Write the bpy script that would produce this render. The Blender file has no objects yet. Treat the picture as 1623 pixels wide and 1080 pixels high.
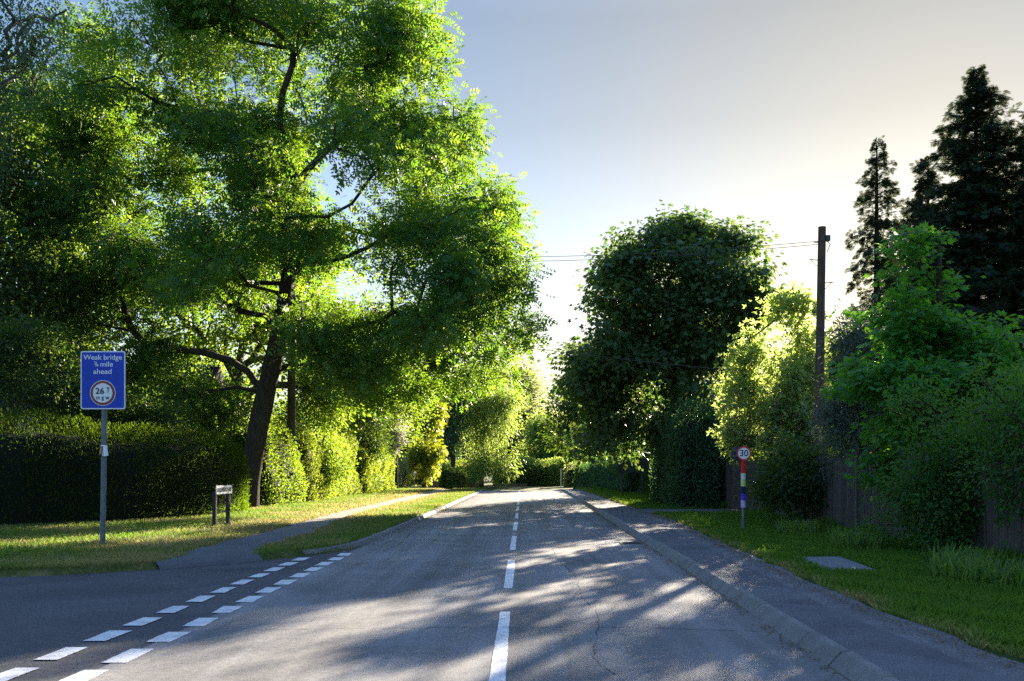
import bpy, math, random
import numpy as np
from math import radians, sin, cos, pi, sqrt, atan2
from mathutils import Vector, Matrix, noise as mnoise

scene = bpy.context.scene
COL = scene.collection
F, HX, HY, EYE = 1500.0, 832.0, 745.0, 1.6      # focal length and horizon in photo pixels, eye height


def at(px, py, Y):
    return Vector(((px - HX) * Y / F, Y, EYE + (HY - py) * Y / F))


# ------------------------------------------------------------------ camera
cam = bpy.data.cameras.new('camera')
cam.sensor_width = 36.0
cam.lens = F / 1623 * 36
cam.shift_x = (811.5 - HX) / 1623
cam.shift_y = (HY - 540) / 1623
cam.clip_end = 5000
camo = bpy.data.objects.new('camera', cam)
COL.objects.link(camo)
camo.location = (0, 0, EYE)
camo.rotation_euler = (pi / 2, 0, 0)
scene.camera = camo

# ------------------------------------------------------------------ light
SUN_AZ = math.atan2(658, F)           # to the right of straight ahead (+Y)
SUN_EL = math.atan2(495, math.hypot(658, F))
sun_dir = Vector((sin(SUN_AZ) * cos(SUN_EL), cos(SUN_AZ) * cos(SUN_EL), sin(SUN_EL)))
sl = bpy.data.lights.new('sun', 'SUN')
sl.energy = 4.7
sl.angle = radians(0.55)
sl.color = (1.0, 0.87, 0.68)
so = bpy.data.objects.new('sun', sl)
COL.objects.link(so)
so.rotation_euler = (-sun_dir).to_track_quat('-Z', 'Y').to_euler()

world = bpy.data.worlds.new('World')
scene.world = world
world.use_nodes = True
nt = world.node_tree
nt.nodes.clear()
sky = nt.nodes.new('ShaderNodeTexSky')
sky.sky_type = 'NISHITA'
sky.sun_disc = False
sky.sun_elevation = SUN_EL
sky.sun_rotation = SUN_AZ
sky.air_density = 1.0
sky.dust_density = 1.2
sky.ozone_density = 1.5
bg = nt.nodes.new('ShaderNodeBackground')
out = nt.nodes.new('ShaderNodeOutputWorld')
bg.inputs['Strength'].default_value = 0.10
# rein in sun glare, deepen visible sky upward; unseen sky lifted as added fill
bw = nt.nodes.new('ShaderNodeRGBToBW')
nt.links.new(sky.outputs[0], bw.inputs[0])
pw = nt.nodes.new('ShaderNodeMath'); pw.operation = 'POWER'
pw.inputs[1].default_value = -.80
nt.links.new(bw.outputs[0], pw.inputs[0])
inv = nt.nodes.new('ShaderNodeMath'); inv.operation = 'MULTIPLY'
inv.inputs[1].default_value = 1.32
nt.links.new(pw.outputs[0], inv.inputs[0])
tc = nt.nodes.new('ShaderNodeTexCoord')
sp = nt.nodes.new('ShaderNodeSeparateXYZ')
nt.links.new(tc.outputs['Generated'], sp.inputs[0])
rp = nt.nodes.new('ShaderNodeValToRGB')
stops = [(0.0, (.93, .98, 1.0)), (.15, (.90, .97, 1.0)), (.25, (.66, .76, .88)), (.34, (.47, .535, .605)), (.43, (.38, .43, .48)), (.60, (.52, .58, .70)), (1.0, (.60, .68, .84))]  # top stops rise again above the frame as added ambient fill
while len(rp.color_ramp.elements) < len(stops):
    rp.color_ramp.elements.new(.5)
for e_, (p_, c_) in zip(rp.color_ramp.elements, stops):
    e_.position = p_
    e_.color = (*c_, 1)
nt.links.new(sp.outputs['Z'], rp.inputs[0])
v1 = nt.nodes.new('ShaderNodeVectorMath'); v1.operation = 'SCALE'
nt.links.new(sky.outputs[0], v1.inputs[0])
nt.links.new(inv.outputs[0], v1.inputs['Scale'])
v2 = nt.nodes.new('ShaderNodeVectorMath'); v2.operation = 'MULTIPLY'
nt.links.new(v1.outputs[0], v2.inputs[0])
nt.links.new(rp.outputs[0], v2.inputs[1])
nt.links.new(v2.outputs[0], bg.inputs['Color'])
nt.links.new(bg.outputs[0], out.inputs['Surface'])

scene.view_settings.view_transform = 'Standard'
scene.view_settings.look = 'None'
scene.view_settings.exposure = 2.65
scene.view_settings.gamma = 1.0
scene.render.engine = 'CYCLES'
cy = scene.cycles
cy.max_bounces = 6
cy.diffuse_bounces = 3
cy.glossy_bounces = 2
cy.transmission_bounces = 4
cy.transparent_max_bounces = 4
cy.sample_clamp_indirect = 6.0
cy.caustics_reflective = False
cy.caustics_refractive = False
cy.use_denoising = False
scene.render.filter_size = 1.25
try:
    cy.denoiser = 'OPENIMAGEDENOISE'
    cy.denoising_prefilter = 'ACCURATE'
except Exception:
    pass

# ------------------------------------------------------------------ materials
def newmat(name):
    m = bpy.data.materials.new(name)
    m.use_nodes = True
    n = m.node_tree
    n.nodes.clear()
    o = n.nodes.new('ShaderNodeOutputMaterial')
    p = n.nodes.new('ShaderNodeBsdfPrincipled')
    n.links.new(p.outputs[0], o.inputs['Surface'])
    return m, n, p, o


def c4(c):
    return (c[0], c[1], c[2], 1.0)


def ramp(n, fac, stops, interp='LINEAR'):
    r = n.nodes.new('ShaderNodeValToRGB')
    cr = r.color_ramp
    cr.interpolation = interp
    while len(cr.elements) > len(stops):
        cr.elements.remove(cr.elements[-1])
    while len(cr.elements) < len(stops):
        cr.elements.new(0.5)
    for e, (pos, col) in zip(cr.elements, stops):
        e.position = pos
        e.color = c4(col) if not isinstance(col, (int, float)) else (col, col, col, 1)
    n.links.new(fac, r.inputs[0])
    return r.outputs[0]


def noise(n, scale, detail=4, rough=0.55, vec=None, dist=0.0):
    t = n.nodes.new('ShaderNodeTexNoise')
    t.inputs['Scale'].default_value = scale
    t.inputs['Detail'].default_value = detail
    t.inputs['Roughness'].default_value = rough
    t.inputs['Distortion'].default_value = dist
    if vec is None:
        g = n.nodes.new('ShaderNodeNewGeometry')
        vec = g.outputs['Position']
    n.links.new(vec, t.inputs['Vector'])
    return t.outputs['Fac']


def scaled(n, s):
    g = n.nodes.new('ShaderNodeNewGeometry')
    m = n.nodes.new('ShaderNodeMapping')
    m.inputs['Scale'].default_value = s
    n.links.new(g.outputs['Position'], m.inputs['Vector'])
    return m.outputs[0]


def mix(n, fac, a, b, mode='MIX'):
    m = n.nodes.new('ShaderNodeMix')
    m.data_type = 'RGBA'
    m.blend_type = mode
    for ix, v in ((0, fac), (6, a), (7, b)):
        sock = m.inputs[ix]
        if hasattr(v, 'node'):
            n.links.new(v, sock)
        elif isinstance(v, (int, float)):
            sock.default_value = v if ix == 0 else (v, v, v, 1)
        else:
            sock.default_value = c4(v)
    return m.outputs[2]


def bump(n, p, h, strength=0.3, dist=0.01):
    b = n.nodes.new('ShaderNodeBump')
    b.inputs['Strength'].default_value = strength
    b.inputs['Distance'].default_value = dist
    n.links.new(h, b.inputs['Height'])
    n.links.new(b.outputs[0], p.inputs['Normal'])


def setin(n, sock, v):
    if hasattr(v, 'node'):
        n.links.new(v, sock)
    elif isinstance(v, (int, float)):
        sock.default_value = v
    else:
        sock.default_value = c4(v)


def plain(name, col, rough=0.5, metal=0.0, var=0.12, scale=6.0, bmp=0.0, bscale=60):
    m, n, p, o = newmat(name)
    f = noise(n, scale, 5)
    lo = tuple(x * (1 - var) for x in col)
    hi = tuple(min(1, x * (1 + var)) for x in col)
    setin(n, p.inputs['Base Color'], ramp(n, f, [(0.3, lo), (0.7, hi)]))
    p.inputs['Roughness'].default_value = rough
    p.inputs['Metallic'].default_value = metal
    if bmp:
        bump(n, p, noise(n, bscale, 4), bmp, 0.01)
    return m


def leaf_mat(name, lo, hi, tlo, thi, fac=0.5, rough=0.5, spec=0.35):
    """lo..hi: reflected colour; tlo..thi: light let through the blade; per-leaf random tint picks within."""
    m, n, p, o = newmat(name)
    a = n.nodes.new('ShaderNodeAttribute')
    a.attribute_name = 'tint'
    setin(n, p.inputs['Base Color'], mix(n, a.outputs['Fac'], lo, hi))
    p.inputs['Roughness'].default_value = rough
    p.inputs['Specular IOR Level'].default_value = spec
    t = n.nodes.new('ShaderNodeBsdfTranslucent')
    setin(n, t.inputs['Color'], mix(n, a.outputs['Fac'], tlo, thi))
    ms = n.nodes.new('ShaderNodeMixShader')
    ms.inputs[0].default_value = fac
    n.links.new(p.outputs[0], ms.inputs[1])
    n.links.new(t.outputs[0], ms.inputs[2])
    n.links.new(ms.outputs[0], o.inputs['Surface'])
    return m


M = {}
M['ash_leaf'] = leaf_mat('ash_leaf', (.020, .085, .030), (.045, .135, .028), (.15, .34, .02), (.32, .45, .025), .48)
M['syc_leaf'] = leaf_mat('sycamore_leaf', (.040, .092, .036), (.080, .140, .050), (.08, .20, .03), (.24, .32, .04), .40, .5)
M['lime_leaf'] = leaf_mat('lime_leaf', (.045, .11, .022), (.085, .165, .026), (.22, .38, .025), (.40, .50, .035), .5)
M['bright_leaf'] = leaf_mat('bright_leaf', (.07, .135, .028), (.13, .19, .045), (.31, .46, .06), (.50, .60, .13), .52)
M['gold_leaf'] = leaf_mat('golden_leaf', (.06, .11, .012), (.10, .14, .015), (.34, .42, .015), (.50, .52, .02), .5)
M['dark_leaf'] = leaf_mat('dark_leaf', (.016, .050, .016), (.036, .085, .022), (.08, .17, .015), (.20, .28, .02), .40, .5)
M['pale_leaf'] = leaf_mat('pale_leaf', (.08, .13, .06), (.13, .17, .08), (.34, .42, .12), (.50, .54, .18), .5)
M['grey_leaf'] = leaf_mat('grey_leaf', (.07, .11, .085), (.12, .16, .12), (.10, .16, .08), (.18, .22, .12), .35, .6)
M['maple_leaf'] = leaf_mat('maple_leaf', (.030, .14, .028), (.07, .22, .036), (.12, .42, .02), (.26, .54, .03), .5)
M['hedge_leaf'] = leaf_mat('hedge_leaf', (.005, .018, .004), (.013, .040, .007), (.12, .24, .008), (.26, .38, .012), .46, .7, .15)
M['beech_leaf'] = leaf_mat('beech_leaf', (.024, .078, .044), (.046, .125, .060), (.08, .20, .035), (.16, .28, .045), .4, .45)
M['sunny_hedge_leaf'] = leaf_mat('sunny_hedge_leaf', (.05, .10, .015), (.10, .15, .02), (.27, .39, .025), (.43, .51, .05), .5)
M['conifer_leaf'] = leaf_mat('conifer_leaf', (.013, .032, .016), (.028, .056, .024), (.03, .05, .015), (.08, .09, .02), .3, .65, .2)
M['shrub_leaf'] = leaf_mat('shrub_leaf', (.022, .085, .020), (.055, .15, .030), (.10, .28, .02), (.22, .38, .03), .45)
M['pale_bush_leaf'] = leaf_mat('pale_bush_leaf', (.08, .14, .04), (.15, .20, .07), (.36, .50, .08), (.58, .68, .20), .55)
M['blossom'] = leaf_mat('white_blossom', (.50, .47, .42), (.68, .64, .58), (.50, .48, .40), (.6, .56, .5), .4)
M['lilac_blossom'] = leaf_mat('lilac_blossom', (.42, .24, .32), (.60, .36, .42), (.5, .30, .38), (.6, .4, .45), .4)
M['iris_leaf'] = leaf_mat('strap_leaf', (.035, .11, .018), (.09, .17, .03), (.16, .34, .03), (.34, .44, .05), .45)
M['litter'] = leaf_mat('dry_litter', (.10, .06, .03), (.26, .19, .10), (.15, .09, .03), (.3, .2, .1), .25, .8)


def grass_mat():
    m, n, p, o = newmat('grass_blades')
    a = n.nodes.new('ShaderNodeAttribute')
    a.attribute_name = 'tint'
    b = n.nodes.new('ShaderNodeAttribute')
    b.attribute_name = 'dry'
    green = mix(n, a.outputs['Fac'], (.050, .135, .014), (.10, .20, .022))
    straw = mix(n, a.outputs['Fac'], (.20, .17, .055), (.36, .29, .13))
    col = mix(n, b.outputs['Fac'], green, straw)
    setin(n, p.inputs['Base Color'], col)
    p.inputs['Roughness'].default_value = .6
    p.inputs['Specular IOR Level'].default_value = .25
    t = n.nodes.new('ShaderNodeBsdfTranslucent')
    g2 = mix(n, a.outputs['Fac'], (.11, .25, .015), (.22, .34, .025))
    s2 = mix(n, a.outputs['Fac'], (.36, .31, .09), (.52, .42, .18))
    setin(n, t.inputs['Color'], mix(n, b.outputs['Fac'], g2, s2))
    ms = n.nodes.new('ShaderNodeMixShader')
    ms.inputs[0].default_value = .45
    n.links.new(p.outputs[0], ms.inputs[1])
    n.links.new(t.outputs[0], ms.inputs[2])
    n.links.new(ms.outputs[0], o.inputs['Surface'])
    return m


M['grass'] = grass_mat()


def asphalt(name, base, warm=0.0, wear=True, agg=130.0, patch=1.0):
    m, n, p, o = newmat(name)
    fine = noise(n, agg, 3, .7)
    mid = noise(n, 14, 5, .6)
    big = noise(n, .55 * patch, 4, .55, None, .6)
    b = Vector(base)
    col = ramp(n, fine, [(.28, tuple(b * .35)), (.5, tuple(b)), (.72, tuple(b * 2.1 + Vector((warm, warm * .9, warm * .75))))])
    col = mix(n, .55, col, ramp(n, mid, [(.3, .62), (.7, 1.25)]), 'MULTIPLY')
    col = mix(n, .8, col, ramp(n, big, [(.30, .70), (.70, 1.30)]), 'MULTIPLY')
    if wear:
        st = noise(n, 1.0, 4, .6, scaled(n, (1.9, .045, 1)))
        col = mix(n, .75, col, ramp(n, st, [(.32, .62), (.68, 1.4)]), 'MULTIPLY')
    setin(n, p.inputs['Base Color'], col)
    setin(n, p.inputs['Roughness'], ramp(n, mid, [(.3, .66), (.7, .84)]))
    p.inputs['Specular IOR Level'].default_value = .12
    bump(n, p, fine, .4, .006)
    return m


M['road'] = asphalt('road_asphalt', (.162, .156, .152), .02)
M['side'] = asphalt('side_road_asphalt', (.084, .082, .084), .0, False)
M['pavement'] = asphalt('pavement_asphalt', (.098, .098, .106), .01, False, 110, 2.0)
M['pavement_edge'] = asphalt('pavement_edge_asphalt', (.115, .112, .115), .03, False, 80, 3.0)
M['crack'] = plain('crack_tar', (.018, .018, .02), .8)


def marking_mat():
    m, n, p, o = newmat('road_paint')
    f = noise(n, 55, 6, .75)
    g = noise(n, 6, 4, .6)
    w = mix(n, .35, f, g)
    col = ramp(n, w, [(.38, (.16, .16, .165)), (.45, (.50, .50, .50)), (.54, (.66, .66, .65)), (.7, (.80, .80, .79))])
    setin(n, p.inputs['Base Color'], col)
    p.inputs['Roughness'].default_value = .6
    bump(n, p, f, .3, .004)
    return m


M['paint'] = marking_mat()


def kerb_mat():
    m, n, p, o = newmat('kerb_stone')
    f = noise(n, 120, 3, .7)
    g = noise(n, 3, 5, .6)
    col = ramp(n, f, [(.3, (.05, .05, .05)), (.5, (.155, .15, .143)), (.7, (.31, .30, .285))])
    col = mix(n, .7, col, ramp(n, g, [(.3, .6), (.7, 1.2)]), 'MULTIPLY')
    setin(n, p.inputs['Base Color'], col)
    p.inputs['Roughness'].default_value = .85
    bump(n, p, f, .6, .01)
    return m


M['kerb'] = kerb_mat()


def soil_mat(name, dry):
    m, n, p, o = newmat(name)
    big = noise(n, .9, 6, .62)
    fine = noise(n, 40, 5, .7)
    if dry:
        stops = [(.36, (.040, .070, .012)), (.50, (.085, .10, .025)), (.60, (.22, .18, .08)), (.72, (.30, .25, .14))]
    else:
        stops = [(.40, (.020, .048, .008)), (.62, (.045, .085, .014)), (.78, (.13, .12, .05))]
    col = ramp(n, big, stops)
    col = mix(n, .8, col, ramp(n, fine, [(.25, .4), (.75, 1.4)]), 'MULTIPLY')
    setin(n, p.inputs['Base Color'], col)
    p.inputs['Roughness'].default_value = .95
    p.inputs['Specular IOR Level'].default_value = .15
    bump(n, p, fine, .8, .03)
    return m


M['verge_dry'] = soil_mat('dry_turf', True)
M['verge_green'] = soil_mat('green_turf', False)


def dirt_mat():
    m, n, p, o = newmat('worn_path')
    f = noise(n, 60, 5, .7)
    g = noise(n, 1.3, 5, .6)
    y = n.nodes.new('ShaderNodeSeparateXYZ')
    ge = n.nodes.new('ShaderNodeNewGeometry')
    n.links.new(ge.outputs['Position'], y.inputs[0])
    mr = n.nodes.new('ShaderNodeMapRange')
    mr.inputs['From Min'].default_value = 20
    mr.inputs['From Max'].default_value = 27
    n.links.new(y.outputs['Y'], mr.inputs['Value'])
    tar = ramp(n, f, [(.3, (.035, .036, .04)), (.7, (.13, .13, .135))])
    dirt = ramp(n, f, [(.3, (.10, .085, .065)), (.7, (.26, .22, .17))])
    col = mix(n, mr.outputs[0], tar, dirt)
    col = mix(n, .6, col, ramp(n, g, [(.3, .6), (.7, 1.3)]), 'MULTIPLY')
    setin(n, p.inputs['Base Color'], col)
    p.inputs['Roughness'].default_value = .9
    bump(n, p, f, .6, .01)
    return m


M['path'] = dirt_mat()


def bark_mat(name, lo, hi):
    m, n, p, o = newmat(name)
    v = scaled(n, (7, 7, 1.6))
    f = noise(n, 2.2, 6, .7, v, .5)
    setin(n, p.inputs['Base Color'], ramp(n, f, [(.3, lo), (.7, hi)]))
    p.inputs['Roughness'].default_value = .95
    p.inputs['Specular IOR Level'].default_value = .2
    bump(n, p, f, .9, .05)
    return m


M['bark'] = bark_mat('bark', (.018, .014, .010), (.085, .070, .052))
M['bark_pale'] = bark_mat('pale_bark', (.05, .045, .04), (.20, .18, .16))
M['twig'] = bark_mat('hedge_twigs', (.003, .005, .002), (.010, .013, .006))
M['pole_wood'] = bark_mat('pole_wood', (.05, .032, .022), (.15, .105, .075))


def fence_mat():
    m, n, p, o = newmat('weathered_fence_wood')
    v = scaled(n, (14, 14, 1.0))
    f = noise(n, 2.0, 6, .65, v, .3)
    a = n.nodes.new('ShaderNodeAttribute')
    a.attribute_name = 'tint'
    col = ramp(n, f, [(.3, (.035, .030, .026)), (.7, (.12, .105, .095))])
    col = mix(n, .7, col, ramp(n, a.outputs['Fac'], [(0, .6), (1, 1.35)]), 'MULTIPLY')
    setin(n, p.inputs['Base Color'], col)
    p.inputs['Roughness'].default_value = .85
    bump(n, p, f, .5, .01)
    return m


M['fence'] = fence_mat()
M['sign_blue'] = plain('sign_blue', (.001, .040, .42), .6, 0, .10, 3)
M['sign_white'] = plain('sign_white', (.72, .76, .80), .45, 0, .05, 5)
M['plate_white'] = plain('weathered_white_plate', (.55, .57, .59), .6, 0, .2, 9)
M['sign_red'] = plain('sign_red', (.55, .012, .02), .4, 0, .06, 5)
M['sign_maroon'] = plain('sign_dark_red', (.22, .012, .018), .4, 0, .08, 5)
M['ink'] = plain('black_lettering', (.012, .012, .016), .5)
M['grey_metal'] = plain('galvanised_steel', (.10, .125, .15), .5, .2, .25, 12)
M['dark_metal'] = plain('dark_painted_metal', (.035, .04, .045), .5, .3, .2, 8)
M['dark_timber'] = plain('dark_sign_timber', (.020, .017, .015), .8, 0, .3, 10, .3)
M['yarn_red'] = plain('red_yarn', (.62, .02, .02), .95, 0, .2, 90, .8, 160)
M['yarn_white'] = plain('cream_yarn', (.62, .62, .56), .95, 0, .15, 90, .8, 160)
M['yarn_lime'] = plain('lime_yarn', (.50, .60, .22), .95, 0, .15, 90, .8, 160)
M['yarn_navy'] = plain('navy_yarn', (.012, .016, .06), .95, 0, .2, 90, .8, 160)
M['yarn_blue'] = plain('violet_blue_yarn', (.09, .04, .48), .95, 0, .2, 90, .8, 160)
M['yarn_lilac'] = plain('lilac_yarn', (.44, .40, .68), .95, 0, .15, 90, .8, 160)
M['cloth_orange'] = plain('orange_cloth', (.50, .22, .08), .9, 0, .15, 40)
M['yellow'] = plain('yellow_plate', (.60, .42, .03), .5)
M['wire'] = plain('wire', (.03, .03, .035), .6)
M['concrete'] = plain('old_concrete', (.13, .14, .145), .9, 0, .3, 9, .5, 70)
M['brick'] = plain('old_brick', (.20, .10, .065), .9, 0, .35, 14, .4, 40)
M['slate'] = None


def tile_mat(name, a, b, sx, sy):
    m, n, p, o = newmat(name)
    t = n.nodes.new('ShaderNodeTexCoord')
    br = n.nodes.new('ShaderNodeTexBrick')
    br.inputs['Color1'].default_value = c4(a)
    br.inputs['Color2'].default_value = c4(b)
    br.inputs['Mortar'].default_value = c4(tuple(x * .35 for x in a))
    br.inputs['Scale'].default_value = 1
    br.inputs['Brick Width'].default_value = sx
    br.inputs['Row Height'].default_value = sy
    br.inputs['Mortar Size'].default_value = .012
    mp = n.nodes.new('ShaderNodeMapping')
    mp.inputs['Rotation'].default_value = (radians(90), 0, 0)
    n.links.new(t.outputs['Object'], mp.inputs['Vector'])
    n.links.new(mp.outputs[0], br.inputs['Vector'])
    col = mix(n, .7, br.outputs['Color'], ramp(n, noise(n, 2, 5), [(.3, .6), (.7, 1.3)]), 'MULTIPLY')
    setin(n, p.inputs['Base Color'], col)
    p.inputs['Roughness'].default_value = .85
    p.inputs['Specular IOR Level'].default_value = .12
    bump(n, p, br.outputs['Fac'], .5, .02)
    return m


M['slate'] = tile_mat('roof_tiles', (.020, .017, .017), (.036, .028, .026), .25, .16)
M['wall_brick'] = tile_mat('wall_brick', (.14, .075, .05), (.22, .12, .08), .22, .075)
M['white_paint'] = plain('white_window_paint', (.6, .62, .62), .5)
mg, ng, pg, og = newmat('window_glass')
pg.inputs['Base Color'].default_value = (.02, .03, .035, 1)
pg.inputs['Roughness'].default_value = .06
pg.inputs['Specular IOR Level'].default_value = .8
M['glass'] = mg

# ------------------------------------------------------------------ object helpers
def setprops(o, label=None, cat=None, group=None, kind=None):
    if label:
        o['label'] = label
    if cat:
        o['category'] = cat
    if group:
        o['group'] = group
    if kind:
        o['kind'] = kind
    return o


def thing(name, label, cat, loc=(0, 0, 0), group=None, rz=0):
    o = bpy.data.objects.new(name, None)
    o.empty_display_size = .2
    COL.objects.link(o)
    o.location = loc
    o.rotation_euler = (0, 0, rz)
    return setprops(o, label, cat, group)


def link(name, me, mat, parent=None, world_coords=False):
    o = bpy.data.objects.new(name, me)
    COL.objects.link(o)
    if mat is not None:
        for m_ in (mat if isinstance(mat, (list, tuple)) else [mat]):
            me.materials.append(m_)
    if parent is not None:
        o.parent = parent
        if world_coords:
            o.matrix_parent_inverse = Matrix.LocRotScale(parent.location, parent.rotation_euler, None).inverted()
    return o


def np_mesh(name, verts, faces, tint=None, smooth=False, extra=None):
    """verts (N,3); faces (M,k) one face size."""
    verts = np.ascontiguousarray(verts, dtype=np.float32)
    faces = np.ascontiguousarray(faces, dtype=np.int32)
    me = bpy.data.meshes.new(name)
    nf, k = faces.shape
    me.vertices.add(len(verts))
    me.vertices.foreach_set('co', verts.ravel())
    me.loops.add(nf * k)
    me.loops.foreach_set('vertex_index', faces.ravel())
    me.polygons.add(nf)
    me.polygons.foreach_set('loop_start', np.arange(0, nf * k, k, dtype=np.int32))
    if smooth:
        me.polygons.foreach_set('use_smooth', np.ones(nf, dtype=bool))
    else:
        me.polygons.foreach_set('use_smooth', np.zeros(nf, dtype=bool))
    if tint is not None:
        a = me.attributes.new('tint', 'FLOAT', 'POINT')
        a.data.foreach_set('value', np.ascontiguousarray(tint, dtype=np.float32))
    for kx, vx in (extra or {}).items():
        a = me.attributes.new(kx, 'FLOAT', 'POINT')
        a.data.foreach_set('value', np.ascontiguousarray(vx, dtype=np.float32))
    me.update(calc_edges=True)
    return me


class MB:
    """collects simple solids into one mesh"""
    def __init__(self):
        self.v, self.f, self.t = [], [], []

    def add(self, vs, fs, tint=.5):
        b = len(self.v)
        self.v += [tuple(x) for x in vs]
        self.f += [tuple(b + i for i in f) for f in fs]
        self.t += [tint] * len(vs)

    def box(self, c, s, rz=0, tint=.5, ch=0.0):
        x, y, z = s[0] / 2, s[1] / 2, s[2] / 2
        cr, sr = cos(rz), sin(rz)
        vs = []
        for dx, dy, dz in ((-x, -y, -z), (x, -y, -z), (x, y, -z), (-x, y, -z), (-x, -y, z), (x, -y, z), (x, y, z), (-x, y, z)):
            vs.append((c[0] + dx * cr - dy * sr, c[1] + dx * sr + dy * cr, c[2] + dz))
        self.add(vs, [(0, 3, 2, 1), (4, 5, 6, 7), (0, 1, 5, 4), (1, 2, 6, 5), (2, 3, 7, 6), (3, 0, 4, 7)], tint)

    def tube(self, pts, radii, k=10, cap=True, tint=.5):
        pts = [Vector(p) for p in pts]
        rings = []
        up = Vector((0, 0, 1))
        ref = None
        for i, p in enumerate(pts):
            d = (pts[min(i + 1, len(pts) - 1)] - pts[max(i - 1, 0)]).normalized()
            if ref is None:
                ref = Vector((1, 0, 0)) if abs(d.x) < .9 else Vector((0, 1, 0))
            a = (ref - d * ref.dot(d)).normalized()
            b = d.cross(a)
            ref = a
            r = radii[i] if hasattr(radii, '__len__') else radii
            rings.append([p + a * (r * cos(2 * pi * j / k)) + b * (r * sin(2 * pi * j / k)) for j in range(k)])
        vs = [v for r in rings for v in r]
        fs = []
        for i in range(len(rings) - 1):
            for j in range(k):
                fs.append((i * k + j, i * k + (j + 1) % k, (i + 1) * k + (j + 1) % k, (i + 1) * k + j))
        if cap:
            fs.append(tuple(reversed(range(k))))
            fs.append(tuple((len(rings) - 1) * k + j for j in range(k)))
        self.add(vs, fs, tint)

    def prism(self, outline, axis_from, axis_to):
        """outline in x,z (list); extruded from y=axis_from to y=axis_to"""
        k = len(outline)
        vs = [(x, axis_from, z) for x, z in outline] + [(x, axis_to, z) for x, z in outline]
        fs = [tuple(range(k)), tuple(reversed(range(k, 2 * k)))]
        for i in range(k):
            fs.append((i, k + i, k + (i + 1) % k, (i + 1) % k))
        self.add(vs, fs)

    def build(self, name, mat, parent=None, smooth=False, world_coords=False, bevel=0):
        me = bpy.data.meshes.new(name)
        me.from_pydata(self.v, [], self.f)
        a = me.attributes.new('tint', 'FLOAT', 'POINT')
        a.data.foreach_set('value', np.array(self.t, dtype=np.float32))
        if smooth:
            me.polygons.foreach_set('use_smooth', [True] * len(me.polygons))
        me.update()
        o = link(name, me, mat, parent, world_coords)
        if smooth:
            try:
                me.set_sharp_from_angle(angle=radians(40))
            except Exception:
                pass
        if bevel:
            b = o.modifiers.new('bevel', 'BEVEL')
            b.width = bevel
            b.segments = 2
            b.limit_method = 'ANGLE'
        return o


def ring_outline(r, k=40, r2=None):
    return [(r * cos(2 * pi * i / k), r * sin(2 * pi * i / k)) for i in range(k)]


def round_rect(w, h, r, k=6):
    o = []
    for cx, cz, a0 in ((w / 2 - r, h / 2 - r, 0), (-w / 2 + r, h / 2 - r, 90), (-w / 2 + r, -h / 2 + r, 180), (w / 2 - r, -h / 2 + r, 270)):
        for i in range(k + 1):
            a = radians(a0 + 90 * i / k)
            o.append((cx + r * cos(a), cz + r * sin(a)))
    return o


def text_mesh(body, size, mat, parent, loc, name='lettering', width=None, bold=0.0, space=1.0):
    cu = bpy.data.curves.new('lettering', 'FONT')
    cu.body = body
    cu.size = size
    cu.align_x = 'CENTER'
    cu.align_y = 'CENTER'
    cu.extrude = .002
    cu.offset = bold
    cu.space_character = space
    tmp = bpy.data.objects.new('lettering_source', cu)
    COL.objects.link(tmp)
    bpy.context.view_layer.update()
    dg = bpy.context.evaluated_depsgraph_get()
    me = bpy.data.meshes.new_from_object(tmp.evaluated_get(dg))
    bpy.data.objects.remove(tmp, do_unlink=True)
    bpy.data.curves.remove(cu)
    me.materials.clear()
    co = np.empty(len(me.vertices) * 3)
    me.vertices.foreach_get('co', co)
    co = co.reshape(-1, 3)
    if width:
        w = co[:, 0].max() - co[:, 0].min()
        co[:, 0] *= width / w
    n = np.stack([co[:, 0], -co[:, 2], co[:, 1]], 1)
    me.vertices.foreach_set('co', n.ravel())
    me.update()
    o = link(name, me, mat, parent)
    o.location = loc
    return o


# ------------------------------------------------------------------ leaf templates (x side, y along, z normal), quads
def quad_leaf(w=.5, fold=.12):
    v = [(0, 0, 0), (w / 2, .45, fold), (0, 1, 0), (-w / 2, .45, fold)]
    return np.array(v), np.array([[0, 1, 2, 3]])


def pinnate(pairs=3, w=.16, l=.42):
    vs, fs = [], []
    def lf(bx, by, ang, ln, wd, dz):
        d = np.array([sin(ang), cos(ang), dz])
        s = np.array([cos(ang), -sin(ang), 0])
        b = np.array([bx, by, 0.])
        i = len(vs)
        vs.extend([b, b + d * ln * .5 + s * wd, b + d * ln, b + d * ln * .5 - s * wd])
        fs.append([i, i + 1, i + 2, i + 3])
    for k in range(pairs):
        y = .22 + .6 * k / max(1, pairs - 1)
        for sg in (-1, 1):
            lf(0, y, sg * radians(58), l * (1 - .1 * k), w * .5, -.25)
    lf(0, .78, 0, .42, w * .55, -.2)
    return np.array(vs), np.array(fs)


def palmate(lobes=(-100, -50, 0, 50, 100), ln=(.5, .8, 1, .8, .5), w=.17):
    vs, fs = [], []
    for a, l in zip(lobes, ln):
        a = radians(a)
        d = np.array([sin(a), cos(a), -.22])
        s = np.array([cos(a), -sin(a), 0])
        b = np.array([0, .25, 0.])
        i = len(vs)
        vs.extend([b, b + d * l * .42 + s * w, b + d * l * .75, b + d * l * .42 - s * w])
        fs.append([i, i + 1, i + 2, i + 3])
    return np.array(vs), np.array(fs)


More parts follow.
